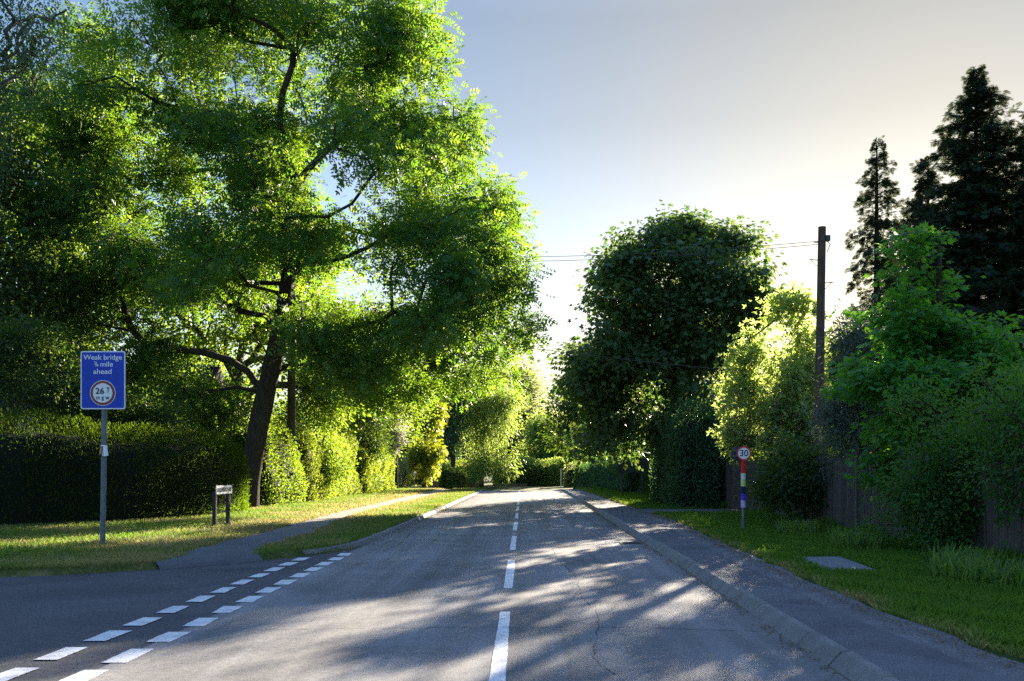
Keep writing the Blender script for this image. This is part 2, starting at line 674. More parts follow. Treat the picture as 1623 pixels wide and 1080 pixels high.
def feather(k=4, w=.10):
    vs, fs = [], []
    def lf(by, ang, ln):
        d = np.array([sin(ang), cos(ang), -.12])
        s = np.array([cos(ang), -sin(ang), 0])
        b = np.array([0., by, 0.])
        i = len(vs)
        vs.extend([b - s * w * .4, b + d * ln * .5 + s * w * .5, b + d * ln, b + d * ln * .5 - s * w * .5])
        fs.append([i, i + 1, i + 2, i + 3])
    for q in range(k):
        y = .1 + .6 * q / k
        lf(y, radians(42), .5 * (1 - .12 * q))
        lf(y + .05, radians(-42), .5 * (1 - .12 * q))
    lf(.2, 0, .8)
    return np.array(vs), np.array(fs)


T_OVAL = quad_leaf(.55)
T_NARROW = quad_leaf(.24)
T_BLADE = quad_leaf(.16, .04)
T_ASH = pinnate()
T_PALM = palmate()
T_STAR = palmate((-75, 0, 75), (.75, 1, .75), .20)
T_FEATH = feather()


def pair_leaf():
    a, f = quad_leaf(.5)
    b = a.copy()
    ang = radians(70)
    R = np.array([[cos(ang), sin(ang), 0], [-sin(ang), cos(ang), 0], [0, 0, 1]])
    c = a @ R * .9
    d = a @ R.T * .9 + np.array([0, .05, 0])
    return np.concatenate([a, c, d]), np.concatenate([f, f + 4, f + 8])


T_TRIPLE = pair_leaf()


def unit(a):
    return a / np.maximum(np.linalg.norm(a, axis=1, keepdims=True), 1e-9)


def leaves_mesh(name, rng, pos, axis, nrm, size, tmpl):
    tv, tf = tmpl
    pos, size = np.asarray(pos), np.asarray(size)
    axis = unit(axis)
    side = unit(np.cross(axis, nrm))
    nrm = np.cross(side, axis)
    n, k = len(pos), len(tv)
    V = (pos[:, None, :] + size[:, None, None] * (tv[None, :, 0:1] * side[:, None, :] + tv[None, :, 1:2] * axis[:, None, :] + tv[None, :, 2:3] * nrm[:, None, :])).reshape(-1, 3)
    Fc = (tf[None] + (np.arange(n) * k)[:, None, None]).reshape(-1, tf.shape[1])
    t = np.repeat(rng.random(n), k)
    return np_mesh(name, V, Fc, t)


def gapnoise(p, s, off):
    q = p * s + off
    return (np.sin(q[:, 0] * 1.7 + 1.3 * np.sin(q[:, 1] * 1.1)) + np.sin(q[:, 1] * 1.9 + 1.7 * np.sin(q[:, 2] * 1.3)) + np.sin(q[:, 2] * 2.1 + 1.1 * np.sin(q[:, 0] * .9))) / 3


def tubes(segA, segB, ra, rb, k=5):
    d = unit(segB - segA)
    ref = np.where(np.abs(d[:, 2:3]) > .9, np.array([[1., 0, 0]]), np.array([[0, 0, 1.]]))
    a = unit(np.cross(d, ref))
    b = np.cross(d, a)
    th = np.arange(k) * 2 * pi / k
    ring = a[:, None, :] * np.cos(th)[None, :, None] + b[:, None, :] * np.sin(th)[None, :, None]
    ext = d * np.minimum(ra, .1)[:, None] * .5
    V = np.concatenate([(segA - ext)[:, None] + ring * ra[:, None, None], (segB + ext)[:, None] + ring * rb[:, None, None]], 1).reshape(-1, 3)
    j = np.arange(k)
    f = np.stack([j, (j + 1) % k, k + (j + 1) % k, k + j], 1)
    Fc = (f[None] + (np.arange(len(segA)) * 2 * k)[:, None, None]).reshape(-1, 4)
    return V, Fc


def skeleton(rng, trunk, targets, trunk_r, step=.8, tipr=.012):
    """trunk: list of points base->fork. Joins every target (a twig cluster) to the growing tree."""
    nodes, parent, plen = [], [], []
    for i, p in enumerate(trunk):
        p = np.array(p, float)
        if i == 0:
            nodes.append(p); parent.append(-1); plen.append(0.)
        else:
            q = np.array(trunk[i - 1], float)
            m = max(1, int(np.linalg.norm(p - q) / step))
            for s in range(1, m + 1):
                nodes.append(q + (p - q) * s / m)
                parent.append(len(nodes) - 2)
                plen.append(plen[-1] + np.linalg.norm(nodes[-1] - nodes[-2]))
    nt_ = len(nodes)
    first = int(nt_ * .45)
    order = np.argsort(np.linalg.norm(targets - np.array(trunk[-1]), axis=1))
    for ti in order:
        t = targets[ti]
        N = np.array(nodes[first:])
        d = np.linalg.norm(N - t, axis=1)
        cost = d + .30 * np.array(plen[first:]) + 1.5 * np.maximum(0, N[:, 2] - t[2] - .3)
        j = int(np.argmin(cost)) + first
        a = nodes[j]
        L = np.linalg.norm(t - a)
        m = max(1, int(L / step))
        pd = nodes[j] - nodes[parent[j]] if parent[j] >= 0 else np.array([0, 0, 1.])
        pd = pd / (np.linalg.norm(pd) + 1e-9)
        c = a + pd * L * .35 + np.array([0, 0, .10 * L]) + rng.normal(0, .06 * L, 3)
        prev = j
        for s in range(1, m + 1):
            u = s / m
            q = (1 - u) ** 2 * a + 2 * u * (1 - u) * c + u * u * t
            nodes.append(q)
            parent.append(prev)
            plen.append(plen[prev] + np.linalg.norm(q - nodes[prev]))
            prev = len(nodes) - 1
    nodes = np.array(nodes)
    parent = np.array(parent)
    flow = np.zeros(len(nodes))
    haschild = np.zeros(len(nodes), bool)
    haschild[parent[parent >= 0]] = True
    flow[~haschild] = 1
    for i in range(len(nodes) - 1, 0, -1):
        flow[parent[i]] += flow[i]
    tot = flow[0]
    rad = np.maximum(tipr, trunk_r * (flow / tot) ** .46)
    e = np.arange(1, len(nodes))
    e = e[e >= nt_]
    A, B = nodes[parent[e]], nodes[e]
    ra = np.minimum(rad[parent[e]], rad[e] * 1.35)
    return A, B, ra, rad[e], nodes[:nt_], rad[:nt_]


def lumpy_trunk(pts, radii, k=14, rng=None, flare=1.5):
    pts = [Vector(p) for p in pts]
    rings = []
    for i, p in enumerate(pts):
        d = (pts[min(i + 1, len(pts) - 1)] - pts[max(i - 1, 0)]).normalized()
        a = (Vector((1, 0, 0)) - d * d.x).normalized()
        b = d.cross(a)
        r0 = radii[i] * (1 + (flare - 1) * math.exp(-(p.z - pts[0].z) / .5))
        ring = []
        for j in range(k):
            th = 2 * pi * j / k
            r = r0 * (1 + .09 * sin(3 * th + 1 + i * .12) + .05 * sin(7 * th + i * .3))
            ring.append(p + a * (r * cos(th)) + b * (r * sin(th)))
        rings.append(ring)
    V = np.array([v for r in rings for v in r])
    f = []
    for i in range(len(rings) - 1):
        for j in range(k):
            f.append((i * k + j, i * k + (j + 1) % k, (i + 1) * k + (j + 1) % k, (i + 1) * k + j))
    return V, np.array(f)


def tree(name, label, cat, trunk, lobes, ncl, per, tmpl, size, leaf, trunk_r, seed, cl=(.7, .45), bark='bark',
         gap=.5, gscale=.55, droop=.3, shell=.45, group=None, up=.9, blossom=None, clump=4, cs=.42):
    """lobes: (x,y,z,rx,ry,rz) ellipsoids of the crown in metres; ncl twig clusters of per leaves each."""
    rng = np.random.default_rng(seed)
    base_min = trunk[0][2] + .25
    vol = np.array([l[3] * l[4] * l[5] for l in lobes]) ** .8
    vol = vol / vol.sum()
    pts = []
    lob = np.array(lobes)
    tries = 0
    while len(pts) < ncl and tries < 60:
        tries += 1
        m = ncl
        idx = rng.choice(len(lobes), m, p=vol)
        d = unit(rng.normal(0, 1, (m, 3)))
        r = shell + (1 - shell) * rng.random(m) ** .55
        p = lob[idx, :3] + d * r[:, None] * lob[idx, 3:]
        g = gapnoise(p, gscale, seed * 1.37)
        keep = g > (-1 + gap + rng.normal(0, .12, m)) * 1.0
        pts.extend(p[keep])
        if len(pts) > ncl / clump:
            break
    pts = np.array(pts[:max(6, int(ncl / clump))])
    scale_ = float(np.cbrt((lob[:, 3] * lob[:, 4] * lob[:, 5]).mean()))
    cs = cs * scale_ * .36
    pts = (pts[:, None, :] + rng.normal(0, 1, (len(pts), clump, 3)) * np.array([cs, cs, cs * .75])).reshape(-1, 3)
    pts[:, 2] = np.maximum(pts[:, 2], base_min)
    base = Vector(trunk[0])
    root = thing(name, label, cat, base, group)
    A, B, ra, rb, tn, tr = skeleton(rng, trunk, pts, trunk_r)
    V1, F1 = tubes(A, B, ra, rb)
    rr = [max(trunk_r * (.95 - .35 * i / len(tn)), tr[i] * .9) for i in range(len(tn))]
    V2, F2 = lumpy_trunk(tn, rr, 14, rng)
    me = np_mesh('trunk', np.concatenate([V2, V1]), np.concatenate([F2, F1 + len(V2)]), smooth=True)
    link('trunk', me, M[bark], root, True)
    # leaves
    n = len(pts) * per
    c = np.repeat(pts, per, 0)
    off = rng.normal(0, 1, (n, 3)) * np.array([cl[0], cl[0], cl[1]])
    pos = c + off
    centre = lob[:, :3].mean(0)
    axis = unit(off + .25 * unit(c - centre) * cl[0] + rng.normal(0, .35, (n, 3)) * cl[0])
    axis[:, 2] -= droop
    nrm = rng.normal(0, .55, (n, 3))
    nrm[:, 2] += up
    sz = size * (.7 + .6 * rng.random(n))
    link('crown', leaves_mesh('crown', rng, pos, axis, nrm, sz, tmpl), M[leaf], root, True)
    if blossom:
        mat, cnt, bs, lo = blossom
        sel = pts[np.argsort(-np.linalg.norm((pts - np.array(lo)) * np.array([1, .6, 1]), axis=1))[-max(4, len(pts) // 3):]]
        cc = np.repeat(sel, cnt, 0)
        k = len(cc)
        po = cc + rng.normal(0, 1, (k, 3)) * np.array([cl[0], cl[0], cl[1]]) * .9
        link('blossom', leaves_mesh('blossom', rng, po, rng.normal(0, 1, (k, 3)), rng.normal(0, 1, (k, 3)), bs * (.6 + .8 * rng.random(k)), T_TRIPLE), M[mat], root, True)
    return root


def plobe(px, py, Y, rpx, rpy, ry=None, dy=0):
    p = at(px, py, Y)
    rx, rz = rpx * Y / F, rpy * Y / F
    return (p.x, Y + dy, p.z, rx, ry if ry else rx * .9, rz)


def drop(y):
    """road crest beyond 70 m, a dip and the bank the road bends away behind"""
    y = np.asarray(y, float)
    a = np.where(y < 70, 0, -.0022 * (y - 70) ** 2)
    a = np.where(y > 84, -.431 - .0616 * (y - 84) + .0035 * (y - 84) ** 2, a)
    a = np.where(y > 92.8, -.702 + 0 * y, a)
    b = np.where(y > 98, -.702 + .0016 * np.minimum(y - 98, 60), a)
    return b


def gz(y, base=.10):
    return float(base + drop(y))


# ------------------------------------------------------------------ hedges
def hedge(name, label, cat, pts, width, height, leaf, size, dens, seed, tmpl=T_OVAL, lump=.18, round_=.35, hvar=.12, up=0.2, group=None, core='twig', shag=.0, z0=None, hfun=None, endr=.35):
    rng = np.random.default_rng(seed)
    pts = np.array(pts, float)
    seg = np.linalg.norm(np.diff(pts, axis=0), axis=1)
    cum = np.concatenate([[0], np.cumsum(seg)])
    L = cum[-1]

    def centre(s):
        x = np.interp(s, cum, pts[:, 0])
        y = np.interp(s, cum, pts[:, 1])
        e = .2
        tx = np.interp(np.clip(s + e, 0, L), cum, pts[:, 0]) - np.interp(np.clip(s - e, 0, L), cum, pts[:, 0])
        ty = np.interp(np.clip(s + e, 0, L), cum, pts[:, 1]) - np.interp(np.clip(s - e, 0, L), cum, pts[:, 1])
        q = np.sqrt(tx * tx + ty * ty) + 1e-9
        return x, y, -ty / q, tx / q

    def surf(s, u, k=1.0):
        """u 0..1 around the section: ground, side, top, side, ground"""
        x, y, nx, ny = centre(s)
        endf = np.clip(np.minimum(s, L - s) / (width * endr), 0, 1)
        endf = np.sqrt(1 - (1 - endf) ** 2) * .6 + .4
        th = pi * u
        e = 2.0 / (2.0 + 3.0 * (1 - round_))
        cx = np.sign(np.cos(th)) * np.abs(np.cos(th)) ** e
        sz = np.abs(np.sin(th)) ** e
        p = np.stack([x, y, sz * height], -1)
        lum = gapnoise(p.reshape(-1, 3), 1.4, seed).reshape(s.shape) * lump + gapnoise(p.reshape(-1, 3), 4.1, seed + 5).reshape(s.shape) * lump * .45
        w = (width / 2 + lum) * endf * k
        h = height * (1 + hvar * np.sin(s * .9 + seed) * .6 + hvar * np.sin(s * .37 + 2 * seed)) * (.72 + .28 * endf)
        if hfun is not None:
            h = h * hfun(s / L)
        zg = drop(y) + .1 if z0 is None else z0 + 0 * y
        X = x + nx * w * cx
        Y = y + ny * w * cx
        Z = zg + (h * k + lum * sz) * sz
        return np.stack([X, Y, Z], -1)

    root = thing(name, label, cat, (pts[0, 0], pts[0, 1], float(drop(pts[0, 1])) + .1), group)
    ut = np.linspace(0, 1, 1201)
    ee = 2.0 / (2.0 + 3.0 * (1 - round_))
    px_, pz_ = np.sign(np.cos(pi * ut)) * np.abs(np.cos(pi * ut)) ** ee * width / 2, np.abs(np.sin(pi * ut)) ** ee * height
    arc = np.concatenate([[0], np.cumsum(np.hypot(np.diff(px_), np.diff(pz_)))])
    arc /= arc[-1]

    def even(v):
        return np.interp(v, arc, ut)

    ns, nu = max(6, int(L / .35)), 23
    S, U = np.meshgrid(np.linspace(0, L, ns), even(np.linspace(0, 1, nu)), indexing='ij')
    V = surf(S, U, .84).reshape(-1, 3)
    i, j = np.meshgrid(np.arange(ns - 1), np.arange(nu - 1), indexing='ij')
    b = (i * nu + j).ravel()
    Fq = np.stack([b, b + nu, b + nu + 1, b + 1], 1)
    caps = []
    for r0 in (0, (ns - 1) * nu):
        for q in range(nu // 2):
            caps.append([r0 + q, r0 + q + 1, r0 + nu - 2 - q, r0 + nu - 1 - q])
    Fq = np.concatenate([Fq, np.array(caps)])
    link('stems', np_mesh('stems', V, Fq, smooth=True), M[core], root, True)
    perim = width + 2 * height
    n = int(L * perim * dens)
    s = rng.random(n) * L
    # ends get their share
    ne = int(n * .12)
    s[:ne] = rng.random(ne) ** 2 * width * .5
    s[ne:2 * ne] = L - rng.random(ne) ** 2 * width * .5
    u = even(rng.random(n))
    k = 1.02 - .20 * rng.random(n) ** 2 + rng.normal(0, .02, n)
    p = surf(s, u, k)
    p2 = surf(s, u, k + .12)
    o = unit(p2 - p)
    axis = o * .6 + rng.normal(0, .6, (n, 3))
    axis[:, 2] += shag * (.4 + rng.random(n))
    nrm = o + rng.normal(0, .6, (n, 3))
    nrm[:, 2] += up
    p += rng.normal(0, .04, (n, 3))
    # the two ends
    nc = int(width * height * dens * 1.3)
    for s0, sg in ((0.0, -1), (L, 1)):
        ss = np.full(nc, s0)
        u2 = even(rng.random(nc))
        a2 = surf(ss, u2, 1.0)
        c2 = surf(ss, 1 - u2, 1.0)
        q2 = rng.random(nc)[:, None]
        pe = a2 * q2 + c2 * (1 - q2)
        pe[:, 2] = np.minimum(a2[:, 2], c2[:, 2]) * (1 - .0 * q2[:, 0])
        x_, y_, nx_, ny_ = centre(ss)
        od = np.stack([ny_ * sg, -nx_ * sg, 0 * nx_], 1)
        pe = pe + od * (.02 + .12 * rng.random(nc))[:, None] + rng.normal(0, .03, (nc, 3))
        ae = od * .6 + rng.normal(0, .6, (nc, 3))
        ae[:, 2] += shag * (.4 + rng.random(nc))
        ne_ = od + rng.normal(0, .6, (nc, 3))
        p, axis, nrm = np.concatenate([p, pe]), np.concatenate([axis, ae]), np.concatenate([nrm, ne_])
        n += nc
    link('leaves', leaves_mesh('leaves', rng, p, axis, nrm, size * (.6 + .8 * rng.random(n)), tmpl), M[leaf], root, True)
    return root


def conifer(name, label, base, height, radius, seed, nb=260, per=70, spr=.34, power=.8, bare=.03, droop=.5, group=None, cat='conifer', leaf='conifer_leaf', skip=.0):
    rng = np.random.default_rng(seed)
    root = thing(name, label, cat, base, group)
    bx = Vector(base)
    mb = MB()
    zs = [0, .25, .5, .75, 1]
    mb.tube([(0.05 * height * .1 * sin(3 * z + seed), .03 * sin(5 * z), z * height * .985) for z in zs], [.22 * height / 12 * (1 - .93 * z) + .01 for z in zs], 9)
    P, A, N, S, sa, sb, ra, rb = [], [], [], [], [], [], [], []
    for b in range(nb):
        t = bare + (1 - bare) * rng.random() ** .92
        if rng.random() < skip * (1 if .3 < t < .9 else 0):
            continue
        az = rng.random() * 2 * pi
        L = radius * ((1 - t) ** power) * (.35 + .85 * rng.random()) + .10
        L *= 1 + .25 * sin(az * 2 + seed + 7 * t)
        z0 = t * height
        d = np.array([cos(az), sin(az), 0])
        m = 6
        q = []
        rise = .35 if t > .75 else .12
        for i in range(m + 1):
            v = i / m
            q.append(d * L * v + np.array([0, 0, z0 + L * (rise * v - droop * .5 * v * v)]))
        q = np.array(q)
        sa.append(q[:-1]); sb.append(q[1:])
        r = .012 + .012 * L
        rr = np.linspace(r, .005, m + 1)
        ra.append(rr[:-1]); rb.append(rr[1:])
        k = int(per * (.22 + L / radius))
        v = .12 + .9 * rng.random(k)
        pos = np.stack([np.interp(v, np.linspace(0, 1, m + 1), q[:, c]) for c in range(3)], 1)
        side = np.array([-d[1], d[0], 0])
        lat = rng.normal(0, .12 + .085 * L, k) * (1.1 - v * .7)
        pos = pos + side * lat[:, None] * .7
        pos[:, 2] += -np.abs(lat) * .25 + rng.normal(0, .06, k)
        ax = d[None] * .7 + side[None] * np.sign(lat)[:, None] * .5 + rng.normal(0, .25, (k, 3))
        ax[:, 2] -= droop * (.2 + .9 * rng.random(k))
        P.append(pos); A.append(ax)
        nn = rng.normal(0, .45, (k, 3)); nn[:, 2] += .8
        N.append(nn); S.append(spr * (.6 + .7 * rng.random(k)) * (.42 + .58 * min(1.0, L / 1.1)))
    V1, F1 = tubes(np.concatenate(sa), np.concatenate(sb), np.concatenate(ra), np.concatenate(rb), 4)
    tv = np.array(mb.v); b0 = len(tv)
    tf = [f for f in mb.f if len(f) == 4]
    me = np_mesh('trunk', np.concatenate([tv, V1]), np.concatenate([np.array(tf), F1 + b0]), smooth=True)
    link('trunk', me, M['bark'], root)
    link('crown', leaves_mesh('crown', rng, np.concatenate(P), np.concatenate(A), np.concatenate(N), np.concatenate(S), T_FEATH), M[leaf], root)
    return root


# ------------------------------------------------------------------ setting: ground, road, verges
LK = [(-80, 3.0), (-40, 8.2), (-20, 11.6), (-14, 12.7), (-10, 13.6), (-7.8, 14.2), (-6.6, 14.75), (-5.6, 15.6), (-4.8, 16.6), (-4.1, 17.7), (-3.62, 18.9), (-3.42, 20.5), (-3.36, 24), (-3.32, 32), (-3.24, 50), (-3.2, 70), (-3.5, 77), (-4.9, 84), (-8.2, 89.5), (-14, 93.5), (-28, 98), (-60, 104)]
RK = [(2.38, -40), (2.44, 5), (2.50, 10), (2.56, 16), (2.62, 25), (2.74, 45), (2.80, 70), (2.55, 79), (1.2, 87.5), (-2.4, 95), (-9, 100.5), (-25, 106.5), (-60, 113)]


def smooth_line(pts, step=.5):
    pts = np.array(pts, float)
    out_ = [pts[0]]
    n = len(pts)
    for i in range(n - 1):
        p0, p1, p2, p3 = pts[max(i - 1, 0)], pts[i], pts[i + 1], pts[min(i + 2, n - 1)]
        L = np.linalg.norm(p2 - p1)
        m = max(2, min(24, int(L / step)))
        t0 = (p2 - p0) / (np.linalg.norm(p2 - p0) + 1e-9) * L
        t1 = (p3 - p1) / (np.linalg.norm(p3 - p1) + 1e-9) * L
        for s in range(1, m + 1):
            u = s / m
            out_.append((2 * u**3 - 3 * u**2 + 1) * p1 + (u**3 - 2 * u**2 + u) * t0 + (-2 * u**3 + 3 * u**2) * p2 + (u**3 - u**2) * t1)
    return np.array(out_)


LKs, RKs = smooth_line(LK), smooth_line(RK)


def struct(name, me, mat, parent=None):
    o = link(name, me, mat, parent)
    o['kind'] = 'structure'
    return o


def strip(name, A, B, za, zb, mat, n=None, jit=0.0, seed=1, parent=None):
    """sheet between two matching polylines"""
    A, B = np.array(A, float), np.array(B, float)
    rng = np.random.default_rng(seed)
    k = 6
    rows = []
    for j in range(k + 1):
        u = j / k
        xy = A * (1 - u) + B * u
        z = (za * (1 - u) + zb * u) + drop(xy[:, 1])
        rows.append(np.concatenate([xy, z[:, None]], 1))
    V = np.stack(rows, 1).reshape(-1, 3)
    m = len(A)
    i, j = np.meshgrid(np.arange(m - 1), np.arange(k), indexing='ij')
    b = (i * (k + 1) + j).ravel()
    Fq = np.stack([b, b + 1, b + k + 2, b + k + 1], 1)
    return struct(name, np_mesh(name, V, Fq), mat, parent)


def offset(line, d):
    t = np.gradient(line, axis=0)
    t = t / np.linalg.norm(t, axis=1, keepdims=True)
    return line + np.stack([t[:, 1], -t[:, 0]], 1) * np.broadcast_to(np.asarray(d, float), (len(line),))[:, None]


# the base sheet out to the horizon (lower than everything laid on it)
ys = np.concatenate([[-400, -100, -40, -20, 0, 20, 40, 55], np.arange(60, 135, 2.5), [150, 200, 300, 600, 1200, 2500]])
xs = np.array([-2500, -800, -300, -120, -60, -30, -15, -6, 0, 6, 15, 30, 60, 120, 300, 800, 2500.])
XX, YY = np.meshgrid(xs, ys, indexing='ij')
ZZ = drop(YY) - .12
V = np.stack([XX, YY, ZZ], -1).reshape(-1, 3)
i, j = np.meshgrid(np.arange(len(xs) - 1), np.arange(len(ys) - 1), indexing='ij')
b = (i * len(ys) + j).ravel()
struct('ground', np_mesh('ground', V, np.stack([b, b + len(ys), b + len(ys) + 1, b + 1], 1)), M['verge_green'])

# road
ry = np.concatenate([np.arange(-30, 72, 1.5), np.arange(72, 118, 2)])
# main carriageway from behind the camera to the crest and round the bend
mainL = [(-3.42, -40)] + [p for p in LK if p[1] > 20 and p[0] > -60]
mLs = smooth_line(mainL)


def resample(line, n):
    d = np.concatenate([[0], np.cumsum(np.linalg.norm(np.diff(line, axis=0), axis=1))])
    s = np.linspace(0, d[-1], n)
    return np.stack([np.interp(s, d, line[:, 0]), np.interp(s, d, line[:, 1])], 1)


def by_y(line, y):
    o = np.argsort(line[:, 1])
    return np.interp(y, line[o, 1], line[o, 0])


yy = np.arange(-40, 76, 1.0)
A1 = np.concatenate([np.stack([np.interp(yy, mLs[:, 1], mLs[:, 0]), yy], 1), resample(mLs[mLs[:, 1] >= 76], 40)[1:]])
B1 = np.concatenate([np.stack([np.interp(yy, RKs[:, 1], RKs[:, 0]), yy], 1), resample(RKs[RKs[:, 1] >= 76], 40)[1:]])
road = strip('road', A1, B1, 0.0, 0.0, M['road'])
# side road: sheet just under the main road
sideA = np.array([(-3.0, 20.6), (-3.9, 18.0)] + [p for p in reversed(LK[:11])][1:])
V = []
lk = LKs[(LKs[:, 1] < 20.6) & (LKs[:, 0] < -3.3)]
top = offset(lk, .05)
bot = np.stack([top[:, 0] * 1.0, np.minimum(top[:, 1] - 1.0, np.interp(top[:, 0], [-80, -12, -6, -3], [-6, 2.0, -3.0, -14]))], 1)
top = np.concatenate([top, [(-2.9, top[-1, 1])]])
bot = np.concatenate([bot, [(-2.9, -14.)]])
strip('side_road', top, bot, -.005, -.005, M['side'])

# kerbs: dressed stones with joints
def kerb(name, line, foot, face, topw, h, mat, seed, side=1, stone=.92):
    rng = np.random.default_rng(seed)
    d = np.concatenate([[0], np.cumsum(np.linalg.norm(np.diff(line, axis=0), axis=1))])
    s = 0
    mb = MB()
    while s < d[-1] - .1:
        e = min(s + stone, d[-1])
        dz, dx = rng.normal(0, .003), rng.normal(0, .004)
        sub = 2
        rows = []
        prof = [(foot, -.08), (foot, .0), (foot + face * .75, h * .78), (foot + face, h), (foot + face + topw, h + .003), (foot + face + topw, -.08)]
        for q in range(sub + 1):
            ss = s + .006 + (e - s - .012) * q / sub
            x, y = np.interp(ss, d, line[:, 0]), np.interp(ss, d, line[:, 1])
            x2, y2 = np.interp(ss + .05, d, line[:, 0]), np.interp(ss + .05, d, line[:, 1])
            x1, y1 = np.interp(ss - .05, d, line[:, 0]), np.interp(ss - .05, d, line[:, 1])
            t = Vector((x2 - x1, y2 - y1, 0)).normalized()
            nn = Vector((t.y, -t.x, 0)) * side
            rows.append([(x + nn.x * (a + dx), y + nn.y * (a + dx), float(drop(y)) + z + (dz if z > .02 else 0)) for a, z in prof])
        k = len(prof)
        vs = [v for r in rows for v in r]
        fs = []
        for q in range(sub):
            for w in range(k - 1):
                fs.append((q * k + w, q * k + w + 1, (q + 1) * k + w + 1, (q + 1) * k + w))
        fs.append(tuple(range(k)))
        fs.append(tuple(reversed([sub * k + w for w in range(k)])))
        mb.add(vs, fs)
        s = e
    o = mb.build(name, mat)
    o['kind'] = 'structure'
    return o


kerb('kerb', RKs[(RKs[:, 1] > 3) & (RKs[:, 1] < 110)], 0.0, .115, .075, .12, M['kerb'], 3)
kerb('kerb', LKs[(LKs[:, 0] > -4.2) & (LKs[:, 1] > 17) & (LKs[:, 1] < 90)], 0.0, .05, .10, .09, M['kerb'], 4, -1)

# pavement on the right with its older gravelly edge
GE = [(3.9, -20), (3.9, 5), (3.76, 7.5), (3.68, 9.5), (3.68, 12), (3.84, 15.6), (3.96, 20), (4.27, 28), (4.15, 40), (4.05, 60), (3.95, 70), (3.75, 79), (2.5, 88), (1.6, 91)]
GEs = smooth_line(GE)
yy = np.concatenate([np.arange(-20, 40, .4), np.arange(40, 84, 1.5)])
rng = np.random.default_rng(5)
kx = by_y(RKs, yy) + .188
gx = by_y(GEs, yy)
mx = kx + (gx - kx) * .66 + .03 * np.sin(yy * 1.1) + rng.normal(0, .012, len(yy))
strip('pavement', np.stack([kx, yy], 1), np.stack([mx, yy], 1), .118, .108, M['pavement'])
ex = gx + .12 + .05 * np.sin(yy * 2.3) + rng.normal(0, .035, len(yy))
strip('pavement', np.stack([mx, yy], 1), np.stack([ex, yy], 1), .108, .106, M['pavement_edge'])
# verges
strip('verge', np.stack([gx - .05, yy], 1), np.stack([0 * yy + 60, yy], 1), .1, .1, M['verge_green'])
yv = LKs
lz = offset(yv, -.14)
far = np.stack([np.minimum(lz[:, 0] - 1, -70 - 0 * lz[:, 0]), np.maximum(lz[:, 1] + .0, 14)], 1)
lv = lz[lz[:, 0] > -60]
V, Fq = [], []
# left verge: columns from the kerb line up to the gardens
tgt = np.stack([np.where(lv[:, 1] < 18.5, lv[:, 0] - 2 - (18.5 - lv[:, 1]) * .2, -60.), np.where(lv[:, 1] < 18.5, 60., lv[:, 1])], 1)
yv2 = np.concatenate([np.arange(13.0, 20, .25), np.arange(20, 97, 1.0)])
def left_edge(y):
    # right-most verge point at this depth
    m = LKs[(LKs[:, 1] < 104)]
    o = np.argsort(m[:, 1])
    return np.interp(y, m[o, 1], m[o, 0])
yv3 = np.concatenate([np.arange(3.0, 14, 1.0), yv2])
exl = left_edge(yv3)
tt = np.interp(yv3, [3, 15, 17.5, 19, 100], [.9, .28, .2, .14, .14])
strip('verge', np.stack([np.minimum(exl - tt * .9, 100), yv3], 1), np.stack([0 * yv3 - 90, yv3], 1), .085, .1, M['verge_dry'])
# kerbless earth edge round the corner of the side road
rb = RKs[RKs[:, 1] > 78]
strip('verge', offset(rb, .25), offset(rb, 4.5), .104, .42, M['verge_dry'])
strip('verge', offset(rb, 4.5), offset(rb, 90), .42, .45, M['verge_dry'])

ck = LKs[(LKs[:, 0] < -3.5) & (LKs[:, 1] < 20) & (LKs[:, 0] > -70)]
jit_ = np.cumsum(np.random.default_rng(6).normal(0, .007, len(ck)))
jit_ = jit_ - np.linspace(jit_[0], jit_[-1], len(ck))
strip('verge', offset(ck, -.13 + .6 * jit_), offset(ck, .02 + jit_), .104, -.012, M['verge_dry'])
strip('verge', offset(ck, -1.3), offset(ck, -.13 + .6 * jit_), .082, .104, M['verge_dry'])

# worn path along the left verge
PC = [(-4.9, 15.9), (-5.35, 17.2), (-5.7, 19.5), (-5.75, 23), (-6.0, 28), (-6.25, 34), (-6.1, 45), (-6.0, 62), (-6.2, 80), (-7.5, 95)]
PCs = smooth_line(PC, .4)
w = np.interp(PCs[:, 1], [16, 18, 22, 30, 60, 90], [.85, .75, .62, .50, .55, .6]) + .06 * np.sin(PCs[:, 1] * 3.1) + np.random.default_rng(2).normal(0, .03, len(PCs))
PL = smooth_line([(-5.90, 15.22), (-6.02, 15.42), (-6.12, 16.5), (-6.22, 19.5), (-6.22, 23), (-6.4, 28), (-6.6, 34), (-6.6, 45), (-6.55, 62), (-6.8, 80), (-8.1, 95)], .4)
PR = smooth_line([(-4.66, 16.70), (-4.80, 16.86), (-5.0, 17.6), (-5.08, 19.5), (-5.12, 23), (-5.5, 28), (-5.72, 34), (-5.55, 45), (-5.45, 62), (-5.6, 80), (-6.9, 95)], .4)
PL, PR = resample(PL, 220), resample(PR, 220)
jr = np.random.default_rng(2)
PL[2:, 0] += .05 * np.sin(PL[2:, 1] * 3.1) + jr.normal(0, .035, 218)
PR[2:, 0] += .05 * np.sin(PR[2:, 1] * 2.3) + jr.normal(0, .035, 218)
e0, e1 = PL[0].copy(), PR[0].copy()
on = np.array((.62, -.78))
PL = np.concatenate([[e0 + on * .10, e0 + on * .03, e0 - on * .16], PL[2:]])
PR = np.concatenate([[e1 + on * .10, e1 + on * .03, e1 - on * .16], PR[2:]])
zp = np.full(len(PL), .113); zp[0] = -.002; zp[1] = .060
strip('path', PL, PR, zp, zp, M['path'])
